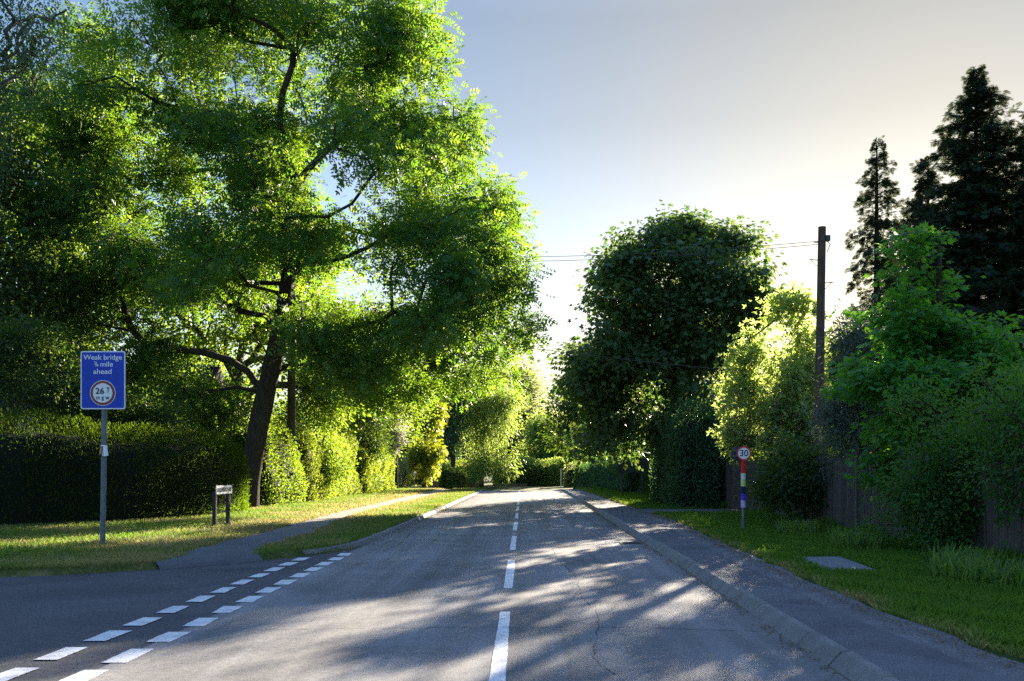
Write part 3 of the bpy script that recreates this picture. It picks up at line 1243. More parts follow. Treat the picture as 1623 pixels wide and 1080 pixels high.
# driveway crossing the right verge, between the tall hedge and the fence end
yd = np.linspace(32.6, 36.0, 8)
strip('driveway', np.stack([0 * yd + 4.0, yd], 1), np.stack([0 * yd + 30, yd + 1.0], 1), .112, .112, M['pavement'])

# painted markings
def dashes(name, marks, mat, z=.004):
    V, Fq = [], []
    for (x0, y0, x1, y1, wd, sk) in marks:
        n = 26
        b0 = len(V)
        jg = random.Random(int(y0 * 977 + x0 * 131))
        for i_ in range(n + 1):
            u = i_ / n
            x, y = x0 + (x1 - x0) * u + jg.gauss(0, .0025), y0 + (y1 - y0) * u + jg.gauss(0, .004)
            wd = wd * .6 + .4 * (wd + jg.gauss(0, .006))
            V.append((x - wd / 2, y - sk, float(drop(y)) + z))
            V.append((x + wd / 2, y + sk, float(drop(y)) + z))
        for i_ in range(n):
            Fq.append((b0 + 2 * i_, b0 + 2 * i_ + 1, b0 + 2 * i_ + 3, b0 + 2 * i_ + 2))
    return struct(name, np_mesh(name, np.array(V), np.array(Fq)), mat, road)


cl_ = []
y0 = 6.6
for k in range(12):
    a, e = 12.76 + 6.1 * (k - 1), 12.76 + 6.1 * (k - 1) + 4.0
    if a < 0:
        continue
    xa, xe = -.19 - .0029 * a, -.19 - .0029 * e
    cl_.append((xa, a, xe, e, .115, 0.0))
    # the stub of paint left in the gap
    if k >= 1:
        cl_.append((xe - .003, e + .62, xe - .003, e + .80, .10, 0.0))
dashes('centre_line', cl_, M['paint'])
gl = []
rg = np.random.default_rng(8)
for k in range(-1, 12):
    y = 8.16 + .885 * k
    gl.append((-3.40 + rg.normal(0, .008), y - .28 + rg.normal(0, .02), -3.41 + rg.normal(0, .008), y + .28, .215, .0))
for k in range(-1, 11):
    y = 8.24 + .87 * k
    gl.append((-4.02 + rg.normal(0, .008), y - .28, -4.02 + rg.normal(0, .008), y + .28 + rg.normal(0, .02), .205, .0))
dashes('give_way_line', gl, M['paint'], .0045)

# cracks and tar seams in the road surface
def crack(pts, wd, seed, z=.005):
    rng = np.random.default_rng(seed)
    pts = smooth_line(pts, .06)
    pts = resample(pts, max(8, int(np.linalg.norm(np.diff(pts, axis=0), axis=1).sum() / .05)))
    j = np.cumsum(rng.normal(0, .007, len(pts)))
    j = j - np.linspace(j[0], j[-1], len(j))
    a = offset(pts, j)
    ww = wd * .7 * (.2 + 1.3 * rng.random(len(pts)) ** 1.5)
    A, B = offset(a, ww / 2), offset(a, -ww / 2)
    V = np.concatenate([np.concatenate([A, (drop(A[:, 1]) + z)[:, None]], 1), np.concatenate([B, (drop(B[:, 1]) + z)[:, None]], 1)])
    n = len(A)
    i_ = np.arange(n - 1)
    return V, np.stack([i_, i_ + 1, n + i_ + 1, n + i_], 1)


cv, cf, nb_ = [], [], 0
for sd, (pl, wd) in enumerate([
        ([(-2.6, 9.45), (-1.2, 9.55), (.2, 9.62), (1.4, 9.5), (2.45, 9.3)], .016),
        ([(-3.0, 16.9), (-1.0, 17.0), (.6, 16.8), (2.5, 16.9)], .018),
        ([(.55, 19.5), (.62, 17), (.75, 14.5), (.7, 12), (.78, 10), (.6, 8.2), (.72, 6.8), (.6, 5)], .012),
        ([(-2.2, 30), (.0, 30.3), (2.6, 30.1)], .02),
        ([(-2.9, 24), (-2.7, 21), (-2.75, 18.4)], .02),
        ([(1.7, 26), (1.8, 22.5), (1.65, 19)], .016)]):
    v_, f_ = crack(pl, wd, 40 + sd)
    cv.append(v_); cf.append(f_ + nb_); nb_ += len(v_)
struct('crack', np_mesh('crack', np.concatenate(cv), np.concatenate(cf)), M['crack'], road)

# ------------------------------------------------------------------ grass blades
def path_dist(x, y):
    a, b = np.interp(y, PL[:, 1], PL[:, 0]), np.interp(y, PR[:, 1], PR[:, 0])
    return np.abs(x - (a + b) / 2) / np.maximum(.3, (b - a) / 2) * .6


def grass_patch(name, label, n, sampler, h, w, seed, dryfun, zbase=.1, tall=None):
    rng = np.random.default_rng(seed)
    got = sampler(rng, n)
    x, y = got[:2]
    n = len(x)
    zo = got[2] if len(got) > 2 else 0
    hh = h * (.5 + .9 * rng.random(n)) * (1 + y / 60)
    ww = w * (.7 + .6 * rng.random(n)) * (1 + y / 22)
    az = rng.random(n) * 2 * pi
    ln = hh * (.25 + .7 * rng.random(n))
    la = rng.random(n) * 2 * pi
    z = zbase + drop(y) - .005 + zo
    if tall is not None:
        hh = hh * tall(x, y)
    bx, by = np.cos(az) * ww / 2, np.sin(az) * ww / 2
    V = np.empty((n, 4, 3))
    V[:, 0] = np.stack([x - bx, y - by, z], 1)
    V[:, 1] = np.stack([x + bx, y + by, z], 1)
    mx_, my_ = x + np.cos(la) * ln * .35, y + np.sin(la) * ln * .35
    V[:, 2] = np.stack([mx_ + bx * .7, my_ + by * .7, z + hh * .62], 1)
    V[:, 3] = np.stack([x + np.cos(la) * ln, y + np.sin(la) * ln, z + hh], 1)
    Fq = np.arange(n * 4).reshape(n, 4)
    t = np.repeat(rng.random(n), 4)
    d = np.repeat(dryfun(x, y, rng), 4)
    o = link(name, np_mesh(name, V.reshape(-1, 3), Fq, t, extra={'dry': d}), M['grass'])
    setprops(o, label, 'grass', None, 'stuff')
    return o


def right_s(rng, n):
    y = 5.5 * (75 / 5.5) ** (rng.random(n * 2))
    x = np.interp(y, GEs[:75, 1], GEs[:75, 0]) if False else by_y(GEs, y)
    xx = x + .02 + (8.1 - x) * rng.random(n * 2)
    ok = ~((y > 32.4) & (y < 36.2 + (xx - 4) * .04)) & ~((xx > 4.35) & (xx < 5.35) & (y > 13.85) & (y < 16.15) & (np.abs((xx - 4.45 - (y - 13.9) * .085) - .4) < .42))
    ed = gapnoise(np.stack([xx, y, 0 * y], 1), 3.2, 4)
    ok &= (xx - x > .10 + .09 * ed)
    return xx[ok][:n], y[ok][:n]


def right_dry(x, y, rng):
    e = x - by_y(GEs, y)
    g = gapnoise(np.stack([x, y, 0 * y], 1), 1.7, 3)
    return np.clip((.55 - e) * 1.6 + g * .6 - .25 + rng.normal(0, .18, len(x)), 0, 1)


def left_s(rng, n):
    y = 12.6 * (98 / 12.6) ** (rng.random(n * 3))
    e = left_edge(y) - np.interp(y, [12, 15, 17.5, 19, 100], [.15, .12, .14, .18, .16])
    far_ = np.maximum(-17.5, -.85 * y)
    xx = e + (far_ - e) * rng.random(n * 3) ** 1.1
    ok = (path_dist(xx, y) > .6 * (.80 + .4 * rng.random(n * 3))) | ((y < 16.8) & (xx < -5.9))
    g = gapnoise(np.stack([xx, y, 0 * y], 1), 1.3, 9)
    ok &= (g > -.45) | (rng.random(n * 3) < .4)
    xa, ya = xx[ok][:n], y[ok][:n]
    # the ragged overhanging edge round the corner
    ln = resample(ck, 4000)
    m = 16000
    k = rng.integers(1, 3999, m)
    t = unit(ln[np.minimum(k + 1, 3999)] - ln[k - 1])
    o = rng.uniform(-.30, .05, m)
    pe = ln[k] + np.stack([t[:, 1], -t[:, 0]], 1) * o[:, None]
    ke = (pe[:, 0] > -16) & (path_dist(pe[:, 0], pe[:, 1]) > .62)
    pe, o = pe[ke], o[ke]
    ze = np.interp(o, [-.13, .02], [0, -.11])
    return np.concatenate([xa, pe[:, 0]]), np.concatenate([ya, pe[:, 1]]), np.concatenate([0 * xa, ze])


def left_dry(x, y, rng):
    g = gapnoise(np.stack([x, y, 0 * y], 1), .8, 21) * .6 + gapnoise(np.stack([x, y, 0 * y], 1), 2.3, 2) * .35
    edge = np.clip(1.1 - path_dist(x, y) * .6, 0, 1) * .35
    return np.clip(.47 + g + edge + rng.normal(0, .2, len(x)), 0, 1)


grass_patch('grass', 'short green verge grass between the pavement and the wooden fence', 200000, right_s, .055, .006, 1, right_dry, tall=lambda x, y: 1 + 2.6 * np.clip((x - 6.7) / 1.1, 0, 1) * (.5 + .5 * np.sin(y * 2.1 + x)) + .5 * (np.sin(x * 5 + y * 3.1) > .75))
grass_patch('grass', 'short partly dried grass of the verge on both sides of the worn path', 210000, left_s, .05, .006, 2, left_dry)

# dry litter along both gutters
def litter(name, label, line, n, spread, seed, y0, y1, zz=.012, sgn=1):
    rng = np.random.default_rng(seed)
    ln = line[(line[:, 1] > y0) & (line[:, 1] < y1)]
    d = resample(ln, 3000)
    k = rng.integers(1, 2999, n)
    t = unit(d[np.minimum(k + 1, 2999)] - d[k - 1])
    o = np.abs(rng.normal(0, spread, n)) * sgn
    p = d[k] + np.stack([t[:, 1], -t[:, 0]], 1) * o[:, None]
    pos = np.concatenate([p, (zz + drop(p[:, 1]))[:, None]], 1)
    ax = rng.normal(0, 1, (n, 3)); ax[:, 2] *= .25
    nr = rng.normal(0, .35, (n, 3)); nr[:, 2] += 1
    ob = link(name, leaves_mesh(name, rng, pos, ax, nr, .018 + .03 * rng.random(n) ** 2, T_OVAL), M['litter'])
    setprops(ob, label, 'leaf litter', None, 'stuff')


litter('litter', 'dry leaf litter lying in the gutter beside the left verge', LKs, 3500, .16, 5, 14.3, 60, .012, 1)
litter('litter', 'dry bits lying in the gutter below the right kerb', RKs, 2200, .07, 6, 5, 40, .01, -1)
litter('litter', 'dry crumbs along the broken edge of the right pavement', GEs, 3000, .10, 7, 5, 34, .125, -1)
# ------------------------------------------------------------------ signs
def bridge_sign():
    b = at(166, 865, 18.75)
    r = thing('road_sign', 'tall blue road sign warning of a weak bridge, on a grey pole', 'road sign', (b.x, b.y, .1))
    mb = MB()
    mb.tube([(-.045, 0, -.1), (-.02, 0, 1.5), (.0, 0, 3.0), (.012, 0, 3.72)], .052, 14)
    mb.build('pole', M['grey_metal'], r, True)
    W, H, zc = .885, 1.15, 3.27
    x0 = at(166, 602, 18.75).x - b.x
    p = MB()
    p.prism([(x + x0, z + zc) for x, z in round_rect(W, H, .045)], -.075, -.055)
    pan = p.build('sign_panel', M['grey_metal'], r)
    q = MB(); q.prism([(x + x0, z + zc) for x, z in round_rect(W - .004, H - .004, .043)], -.079, -.0755)
    q.build('border', M['sign_white'], pan)
    q = MB(); q.prism([(x + x0, z + zc) for x, z in round_rect(W - .05, H - .05, .03)], -.083, -.0795)
    q.build('face', M['sign_blue'], pan)
    yy_ = -.086
    text_mesh('Weak bridge', .140, M['sign_white'], pan, (x0, yy_, zc + .445), width=.76, bold=.0012)
    text_mesh('mile', .140, M['sign_white'], pan, (x0 + .075, yy_, zc + .31), width=.25, bold=.0012)
    text_mesh('3', .085, M['sign_white'], pan, (x0 - .155, yy_, zc + .335), bold=.001)
    text_mesh('4', .085, M['sign_white'], pan, (x0 - .105, yy_, zc + .29), bold=.001)
    text_mesh('/', .13, M['sign_white'], pan, (x0 - .128, yy_, zc + .312), bold=.0005)
    text_mesh('ahead', .140, M['sign_white'], pan, (x0 - .005, yy_, zc + .165), width=.36, bold=.0012)
    zd = zc - .255
    for rr, mt, ya, yb_, nm in ((.252, 'sign_white', -.0865, -.0835, 'disc_edge'), (.240, 'sign_maroon', -.0895, -.087, 'disc_ring'), (.192, 'sign_white', -.0925, -.090, 'disc_face')):
        q = MB(); q.prism([(x + x0, z + zd) for x, z in ring_outline(rr)], ya, yb_)
        q.build(nm, M[mt], pan)
    text_mesh('26', .165, M['ink'], pan, (x0 - .055, -.095, zd + .035), width=.17, bold=.0035)
    text_mesh('T', .135, M['ink'], pan, (x0 + .108, -.095, zd + .055), width=.062, bold=.004)
    text_mesh('m g w', .12, M['ink'], pan, (x0, -.095, zd - .09), width=.26, bold=.0012)
    for dz in (-.35, .35):
        br = MB()
        br.box((x0, -.045, zc + dz), (W * .8, .02, .045))
        br.box((x0 - .0, .0, zc + dz), (.125, .125, .03))
        br.build('bracket', M['grey_metal'], r)
    # little row of cloth scraps tied round the pole
    c = thing('cloth_tag', 'small orange and white cloth scraps tied round the pole of the blue sign', 'cloth tag', (b.x - .015, b.y, 1.93))
    m = MB()
    m.tube([(0, 0, .10), (0, 0, .16)], [.062, .060], 14)
    m.build('tie', M['sign_white'], c, True)
    for a, mt, wd, ln in ((-158, 'cloth_orange', .055, .19), (-122, 'cloth_orange', .05, .16), (-92, 'ink', .05, .2), (-62, 'sign_white', .06, .2), (-28, 'sign_white', .06, .19)):
        a = radians(a)
        d, s = Vector((cos(a), sin(a), 0)), Vector((-sin(a), cos(a), 0))
        q = MB()
        a0, b0 = d * .062 + Vector((0, 0, .14)), d * .085 + Vector((0, 0, .14 - ln))
        q.add([a0 - s * wd * .35, a0 + s * wd * .35, b0 + s * wd * .6, b0 - s * wd * .6,
               a0 - s * wd * .35 - d * .006, a0 + s * wd * .35 - d * .006, b0 + s * wd * .6 - d * .006, b0 - s * wd * .6 - d * .006],
              [(0, 1, 2, 3), (7, 6, 5, 4), (0, 4, 5, 1), (1, 5, 6, 2), (2, 6, 7, 3), (3, 7, 4, 0)])
        q.build('scrap', M[mt], c)


def speed_sign():
    Y = 23.0
    b = at(1178, 843, Y)
    r = thing('speed_sign', 'slim pole with a round red and white speed limit sign reading 30', 'road sign', (b.x, b.y, .1))
    top = at(1178, 719, Y).z - .1
    mb = MB()
    mb.tube([(0, 0, -.1), (.0, 0, 1.0), (0, 0, top + .1)], .040, 14)
    mb.build('pole', M['grey_metal'], r, True)
    p = MB(); p.prism([(x, z + top) for x, z in ring_outline(.178)], -.062, -.050)
    d = p.build('front_plate', M['grey_metal'], r)
    q = MB(); q.prism([(x, z + top) for x, z in ring_outline(.176)], -.066, -.0625); q.build('rim', M['sign_red'], d)
    q = MB(); q.prism([(x, z + top) for x, z in ring_outline(.138)], -.070, -.0665); q.build('face', M['sign_white'], d)
    text_mesh('30', .215, M['ink'], d, (0, -.073, top), width=.20, bold=.0015)
    # the plate for the other direction, seen from behind, set off to the left
    p = MB(); p.prism([(x - .115, z + top - .01) for x, z in ring_outline(.185)], .05, .062)
    d2 = p.build('rear_plate', M['dark_metal'], r)
    for dz in (-.06, .07):
        q = MB(); q.box((-.10, .035, top + dz), (.30, .02, .035)); q.build('bracket', M['grey_metal'], d2)
    # knitted cover round the pole
    k = thing('knitted_cover', 'striped knitted cover of red, cream, lime, navy, violet and lilac round the speed sign pole', 'knitted cover', (b.x, b.y, .1))
    zt = at(1178, 731, Y).z - .1
    zb = at(1178, 805, Y).z - .1
    bands = [('yarn_red', .0, .26), ('yarn_white', .26, .40), ('yarn_lime', .40, .54), ('yarn_navy', .54, .70), ('yarn_blue', .70, .84), ('yarn_lilac', .84, 1.0)]
    for mt, u0, u1 in bands:
        z0_, z1_ = zt + (zb - zt) * u0, zt + (zb - zt) * u1
        q = MB()
        n = 7
        q.tube([(.002 * sin(i * 2.), 0, z1_ + (z0_ - z1_) * i / n) for i in range(n + 1)], [.058 + .004 * sin(i * 1.9 + u0 * 20) for i in range(n + 1)], 16)
        q.build('knitted_band', M[mt], k, True)


def name_sign():
    r = thing('street_name_sign', 'low white nameplate reading MARTINSEND LANE on two dark posts before the hedge', 'street sign', (-8.08, 24.75, .1), None, pi / 2)
    L = 1.36
    for x in (.10, L - .14):
        q = MB(); q.box((x, .07, .42), (.10, .09, 1.04)); q.box((x, .02, .5), (.03, .012, .9)); q.box((x, .06, -.02), (.2, .2, .14))
        q.tube([(x, .02, 1.0), (x, .02, 1.13)], .018, 8)
        q.build('post', M['dark_timber'], r)
    q = MB(); q.box((L / 2, 0, .965), (L, .02, .235))
    pl = q.build('plate', M['plate_white'], r, bevel=.004)
    f = MB()
    for zz in (.965 - .105, .965 + .105):
        f.box((L / 2, -.0125, zz), (L - .03, .003, .010))
    for xx in (.02, L - .02):
        f.box((xx, -.0125, .965), (.010, .003, .20))
    f.build('border', M['ink'], pl)
    text_mesh('MARTINSEND LANE', .165, M['ink'], pl, (L / 2, -.0145, .965), width=L * .90, bold=.002)


def rear_board():
    a = at(985, 786, 54)
    r = thing('direction_board', 'dark rectangular road board seen from behind on two thin posts beneath the spreading tree', 'sign board', (a.x, 54, gz(54)))
    for x in (0.05, 1.22):
        q = MB(); q.tube([(x, 0, -.1), (x, 0, 2.1)], .04, 10); q.build('post', M['dark_metal'], r, True)
    q = MB(); q.box((.64, -.055, 1.72), (1.72, .02, .80)); bd = q.build('board', M['dark_metal'], r, bevel=.006)
    q = MB()
    for z in (1.45, 1.98):
        q.box((.64, .0, z), (1.6, .05, .04))
    q.build('rail', M['grey_metal'], bd)


bridge_sign(); speed_sign(); name_sign(); rear_board()

# ------------------------------------------------------------------ utility poles and wires
def utility_pole(label, base, H, lean, seed, pegs=True, r0=.15):
    rng = random.Random(seed)
    r = thing('utility_pole', label, 'utility pole', base)
    q = MB()
    q.tube([(lean * t, 0, H * t) for t in (-.03, .2, .4, .6, .8, 1)], [r0, r0 * .95, r0 * .88, r0 * .82, r0 * .76, r0 * .72], 16)
    q.build('shaft', M['pole_wood'], r, True)
    if pegs:
        for k, z in enumerate((H - .95, H - 1.6, H - 2.45, H - 3.0, H - 3.7)):
            s = -1 if k % 2 == 0 else 1
            x = lean * z / H
            p = MB()
            p.tube([(x + s * r0 * .6, 0, z), (x + s * (r0 + .20), -.01, z + .02)], .013, 6)
            p.tube([(x + s * (r0 + .16), 0, z + .02), (x + s * r0 * .7, 0, z - .18)], .008, 6)
            p.build('step', M['dark_metal'], r)
    p = MB()
    p.box((lean + .15, -.02, H - .33), (.12, .14, .16))
    p.tube([(lean - .1, -.02, H - .44), (lean - .24, -.02, H - .44)], .016, 6)
    p.tube([(lean + .08, -.13, H - .42), (lean + .2, -.1, H - .52), (lean + .1, -.12, H - .75)], .012, 6)
    p.tube([(lean * .5 + .02, -r0 * .9, H * .5), (lean * .9, -r0 * .85, H * .9)], .012, 6)
    p.build('fitting', M['dark_metal'], r)
    return r


PB = at(1295, 745, 27)
PT = at(1303, 360, 27)
HP = PT.z - .1
pr = utility_pole('weathered wooden utility pole with step pegs behind the right fence', (PB.x, 27, .1), HP, PT.x - PB.x, 1)
LPx = at(460, 745, 42).x
pl_ = utility_pole('wooden utility pole half hidden behind the leaning trunk of the big tree', (LPx, 42, .1), 11.6, .1, 2, False, .19)
q = MB(); q.box((-.02, -.2, 1.75 + 1.0), (.22, .02, .30)); q.build('warning_plate', M['yellow'], pl_)
q = MB(); q.tube([(0, -.1, 9.5), (-1.0, -2.6, 4.5), (-1.72, -4.4, .0)], .03, 6); q.build('stay_wire', M['grey_metal'], pl_)
q = MB(); q.tube([(.2, -.02, 0), (.21, -.02, 4), (.2, -.02, 9)], .03, 8); q.build('conduit', M['grey_metal'], pl_)


def wire(label, a, b, sag, r=.009):
    a, b = Vector(a), Vector(b)
    o = thing('overhead_wire', label, 'wire', a, 'overhead wires across the road')
    q = MB()
    n = 24
    q.tube([(a.lerp(b, t / n) - a) - Vector((0, 0, sag * 4 * (t / n) * (1 - t / n))) for t in range(n + 1)], r, 6)
    q.build('cable', M['wire'], o)
    return o


wire('upper of the two overhead wires running from the top of the right pole', (PT.x - .1, 26.95, PT.z - .42), (LPx + .1, 42, 11.42), .42)
wire('lower of the two overhead wires running from the top of the right pole', (PT.x - .1, 26.98, PT.z - .50), (LPx + .1, 42, 11.24), .45)
wire('single low wire crossing the road in front of the big round tree', (PB.x + .05, 26.95, 4.2), (LPx + .1, 42, 8.6), .22)
# little pole far down the road
fp = thing('utility_pole', 'tiny distant utility pole with a crossarm in front of the far trees', 'utility pole', (at(824, 745, 125).x, 125, gz(125)))
q = MB(); q.tube([(0, 0, -.2), (0, 0, 7.0)], .13, 8); q.build('shaft', M['pole_wood'], fp, True)
q = MB(); q.box((-.2, -.1, 6.3), (3.0, .12, .14)); q.build('crossarm', M['pole_wood'], fp)
fq = thing('marker_post', 'thin pale post standing at the far hedge by the road bend', 'post', (at(889, 776, 104).x, 104, gz(104)))
q = MB(); q.tube([(0, 0, -.1), (0, 0, 2.3)], .05, 8); q.build('shaft', M['sign_white'], fq, True)
q = MB(); q.tube([(0, 0, 2.3), (0, 0, 2.36)], [.06, .045], 8); q.build('cap', M['dark_metal'], fq, True)

# ------------------------------------------------------------------ fence on the right
def fence():
    rng = random.Random(4)
    fx = 7.8
    bay = 2.45
    y = 10.0
    runs = []
    r = thing('wooden_fence', 'tall weathered vertical board fence along the right verge', 'fence', (fx, 10, .1))
    k = 0
    while y < 36.0:
        h = 1.82 + rng.uniform(-.03, .05)
        lean = rng.uniform(-.03, .03)
        q = MB()
        n = int(bay / .105)
        for i in range(n):
            yy_ = y - 10 + .06 + i * (bay - .1) / n
            hh = h + rng.uniform(-.012, .012)
            x = lean * .5 + rng.uniform(-.004, .004)
            t = rng.random()
            vs = [(x, yy_, .04), (x + .012, yy_ + .1, .04), (x + .027, yy_ + .1, .04), (x + .022, yy_, .04)]
            vs += [(a + lean, b_, c + hh - .04) for a, b_, c in vs]
            q.add(vs, [(0, 1, 2, 3), (7, 6, 5, 4), (0, 4, 5, 1), (1, 5, 6, 2), (2, 6, 7, 3), (3, 7, 4, 0)], t)
        for zz in (.35, 1.0, 1.6):
            q.box((.06, y - 10 + bay / 2, zz), (.05, bay - .06, .08))
        q.build('panel', M['fence'], r)
        p = MB(); p.box((.03, y - 10, .95), (.10, .10, 1.95 + rng.uniform(-.03, .03)), 0, .3); p.build('post', M['fence'], r)
        y += bay
        k += 1
    p = MB(); p.box((.03, y - 10, .95), (.12, .12, 1.98), 0, .3); p.build('post', M['fence'], r)
    return y


FY = fence()

gu = thing('gully_grate', 'small dark iron drain grate in the road at the foot of the right kerb', 'drain grate', (2.30, 20.6, .004))
q = MB()
for x in (-.21, .21):
    q.box((x, 0, .004), (.04, .46, .016))
for y in (-.21, .21):
    q.box((0, y, .0045), (.38, .04, .016))
q.box((0, 0, -.001), (.38, .38, .006))
q.build('frame', M['dark_metal'], gu)
q = MB()
for i in range(7):
    q.box((0, -.15 + i * .05, .006), (.379, .022, .014))
q.build('grate', M['dark_metal'], gu)

# slab let into the right verge
sb = thing('cover_slab', 'flat grey concrete slab set into the grass of the right verge', 'slab', (4.9, 15.0, .1))
q = MB()
q.add([(-.48, -1.08, -.06), (.28, -1.02, -.06), (.46, 1.08, -.06), (-.32, 1.0, -.06), (-.48, -1.08, .03), (.28, -1.02, .03), (.46, 1.08, .03), (-.32, 1.0, .03)],
      [(3, 2, 1, 0), (4, 5, 6, 7), (0, 1, 5, 4), (1, 2, 6, 5), (2, 3, 7, 6), (3, 0, 4, 7)])
q.build('slab', M['concrete'], sb, bevel=.012)


def strap_plant(label, x, y, n, rad, h, seed):
    rng = np.random.default_rng(seed)
    r = thing('strap_leaf_plant', label, 'plant', (x, y, .1), 'strap leaved plants in front of the right fence')
    k = 5
    V, Fq, T = [], [], []
    for i in range(n):
        a = rng.random() * 2 * pi
        d = rad * sqrt(rng.random())
        bx, by = d * cos(a) * 1.0, d * sin(a) * 2.2
        L = h * (.6 + .6 * rng.random())
        ba = rng.random() * 2 * pi
        bend = .25 + .8 * rng.random()
        wd = .009 + .006 * rng.random()
        s = np.array([-sin(ba), cos(ba), 0])
        t = rng.random()
        b0 = len(V)
        for j in range(k + 1):
            u = j / k
            p = np.array([bx, by, 0]) + np.array([cos(ba), sin(ba), 0]) * L * bend * u * u * .7 + np.array([0, 0, L * (u - .42 * bend * u ** 3)])
            w_ = wd * (1 - u ** 3) + .001
            V.append(p - s * w_); V.append(p + s * w_); T += [t, t]
        for j in range(k):
            Fq.append([b0 + 2 * j, b0 + 2 * j + 1, b0 + 2 * j + 3, b0 + 2 * j + 2])
    link('leaves', np_mesh('leaves', np.array(V), np.array(Fq), T), M['iris_leaf'], r)


strap_plant('clump of strap leaves furthest along the verge, near the speed sign', 6.4, 22.3, 220, .42, .42, 1)
strap_plant('bright arching clump of strap leaves beside the concrete slab', 6.3, 18.0, 300, .42, .48, 2)
strap_plant('tall clump of strap leaves beside the right frame edge, nearest of its kind', 6.05, 12.6, 420, .5, .46, 3)
strap_plant('small clump of strap leaves under the dark bush at the fence', 6.75, 14.6, 220, .38, .40, 4)

# ------------------------------------------------------------------ right side vegetation
# the tall clipped hedge block
hedge('hedge', 'tall clipped dark green hedge beside the driveway on the right', 'hedge', [(7.0, 36.6), (6.9, 40.0), (6.9, 43.5)], 2.3, 4.2, 'beech_leaf', .11, 230, 3, T_OVAL, .10, .30, .04)
hedge('hedge', 'long bluish green hedge in shade beyond the spreading tree', 'hedge', [(7.2, 58), (6.9, 70), (6.6, 82), (5.8, 94)], 1.9, 2.7, 'beech_leaf', .16, 90, 6, T_OVAL, .16, .4, .06)
hedge('hedge', 'low hedge in deep shade beneath the spreading tree, behind the board', 'hedge', [(8.6, 44.5), (8.2, 50), (7.6, 57)], 1.7, 2.4, 'dark_leaf', .14, 110, 7, T_OVAL, .16, .4, .1)

# big round sycamore
Ys = 42.5
tree('sycamore_tree', 'large round dense dark green tree overhanging the right pavement', 'tree',
     [(7.4, Ys + 2, .0), (7.35, Ys + 2, 1.5), (7.2, Ys + 1.5, 3.0), (7.1, Ys + 1, 4.4)],
     [plobe(1070, 468, Ys, 120, 102, 4.4), plobe(1085, 402, Ys, 68, 46, 2.8), plobe(1010, 460, Ys, 58, 58, 2.6, .5), plobe(1140, 415, Ys, 42, 40, 2.2, -.5), plobe(985, 570, Ys, 74, 84, 4.0, .6), plobe(1135, 485, Ys, 50, 76, 3.4, -1.2), plobe(1168, 450, Ys, 30, 42, 2.6, -2),
      plobe(1060, 600, Ys, 112, 95, 4.5, 0), plobe(955, 605, Ys, 46, 74, 3.4, 1.5), plobe(985, 690, Ys, 68, 32, 3.2, 1), plobe(1130, 600, Ys, 66, 90, 3.4, 0)],
     860, 66, T_PALM, .23, 'syc_leaf', .40, 11, (.46, .26), gap=.12, gscale=.6, droop=.55, shell=.66, up=1.0, cs=.28)
# dark backing trees right and behind
tree('dark_tree', 'dark small tree showing left of the big round tree, far along the road', 'tree', [(6.5, 92, gz(92)), (6.4, 92, 3)],
     [plobe(905, 670, 92, 34, 48, 3), plobe(930, 640, 92, 40, 42, 3)], 130, 60, T_OVAL, .38, 'dark_leaf', .22, 12, (.7, .5))
tree('dark_tree', 'small green tree seen beneath the crown of the big round tree', 'tree', [(at(1040, 0, 60).x, 60, .1), (at(1040, 0, 60).x, 60, 2.5)],
     [plobe(1040, 640, 60, 52, 58, 2.2), plobe(1010, 680, 60, 40, 40, 2.0)], 150, 80, T_OVAL, .22, 'shrub_leaf', .16, 65, (.4, .35))
tree('dark_tree', 'broad dark tree filling the gap behind the pale flowering bush', 'tree', [(13.5, 44, .0), (13.4, 44, 3)],
     [plobe(1265, 650, 44, 80, 80, 3), plobe(1345, 610, 44, 62, 62, 3)], 230, 70, T_OVAL, .24, 'dark_leaf', .25, 13, (.7, .5))
# pale green bush with pink flowers at the utility pole
tree('lilac_bush', 'pale sunlit bush with pink blossom leaning over the fence at the wooden pole', 'bush', [(7.9, 29.8, .0), (7.7, 29.7, 1.2), (7.7, 29.7, 2.6)],
     [plobe(1262, 492, 29.7, 13, 34, .35), plobe(1284, 480, 29.7, 9, 28, .3), plobe(1240, 505, 29.7, 22, 42, .5), plobe(1213, 548, 29.7, 26, 42, .7), plobe(1190, 592, 29.6, 28, 38, .8), plobe(1170, 642, 29.4, 32, 34, .8),
      plobe(1152, 690, 29.2, 26, 20, .6), plobe(1205, 685, 29.4, 42, 40, 1.0), plobe(1240, 620, 29.7, 42, 60, 1.0), plobe(1276, 590, 30.0, 24, 80, .8), plobe(1262, 690, 29.5, 38, 50, 1.0)],
     250, 36, T_TRIPLE, .14, 'pale_bush_leaf', .10, 14, (.22, .22), gap=.66, gscale=1.8, droop=-.3, shell=.2, up=.3, cs=.3, clump=3, blossom=('lilac_blossom', 7, .07, tuple(at(1205, 690, 27.6))))
# dense dark shrub at the foot of the bush / along the fence
tree('laurel_shrub', 'dark shrub growing through the fence below the pale bush', 'shrub', [(7.5, 25.5, .1), (7.5, 25.4, .6)],
     [plobe(1270, 770, 25.3, 50, 52, .8), plobe(1325, 745, 25.5, 26, 44, .7), plobe(1245, 790, 25.6, 36, 36, .6)], 120, 60, T_OVAL, .13, 'dark_leaf', .06, 15, (.25, .22))
tree('silver_shrub', 'silvery grey green shrub right of the wooden pole', 'shrub', [(8.6, 23.6, .1), (8.6, 23.6, 1.4)],
     [plobe(1362, 600, 23.6, 40, 110, .9), plobe(1350, 680, 23.6, 45, 80, .9), plobe(1385, 560, 23.8, 30, 60, .8)], 190, 70, T_NARROW, .13, 'grey_leaf', .08, 16, (.2, .25), droop=.5)
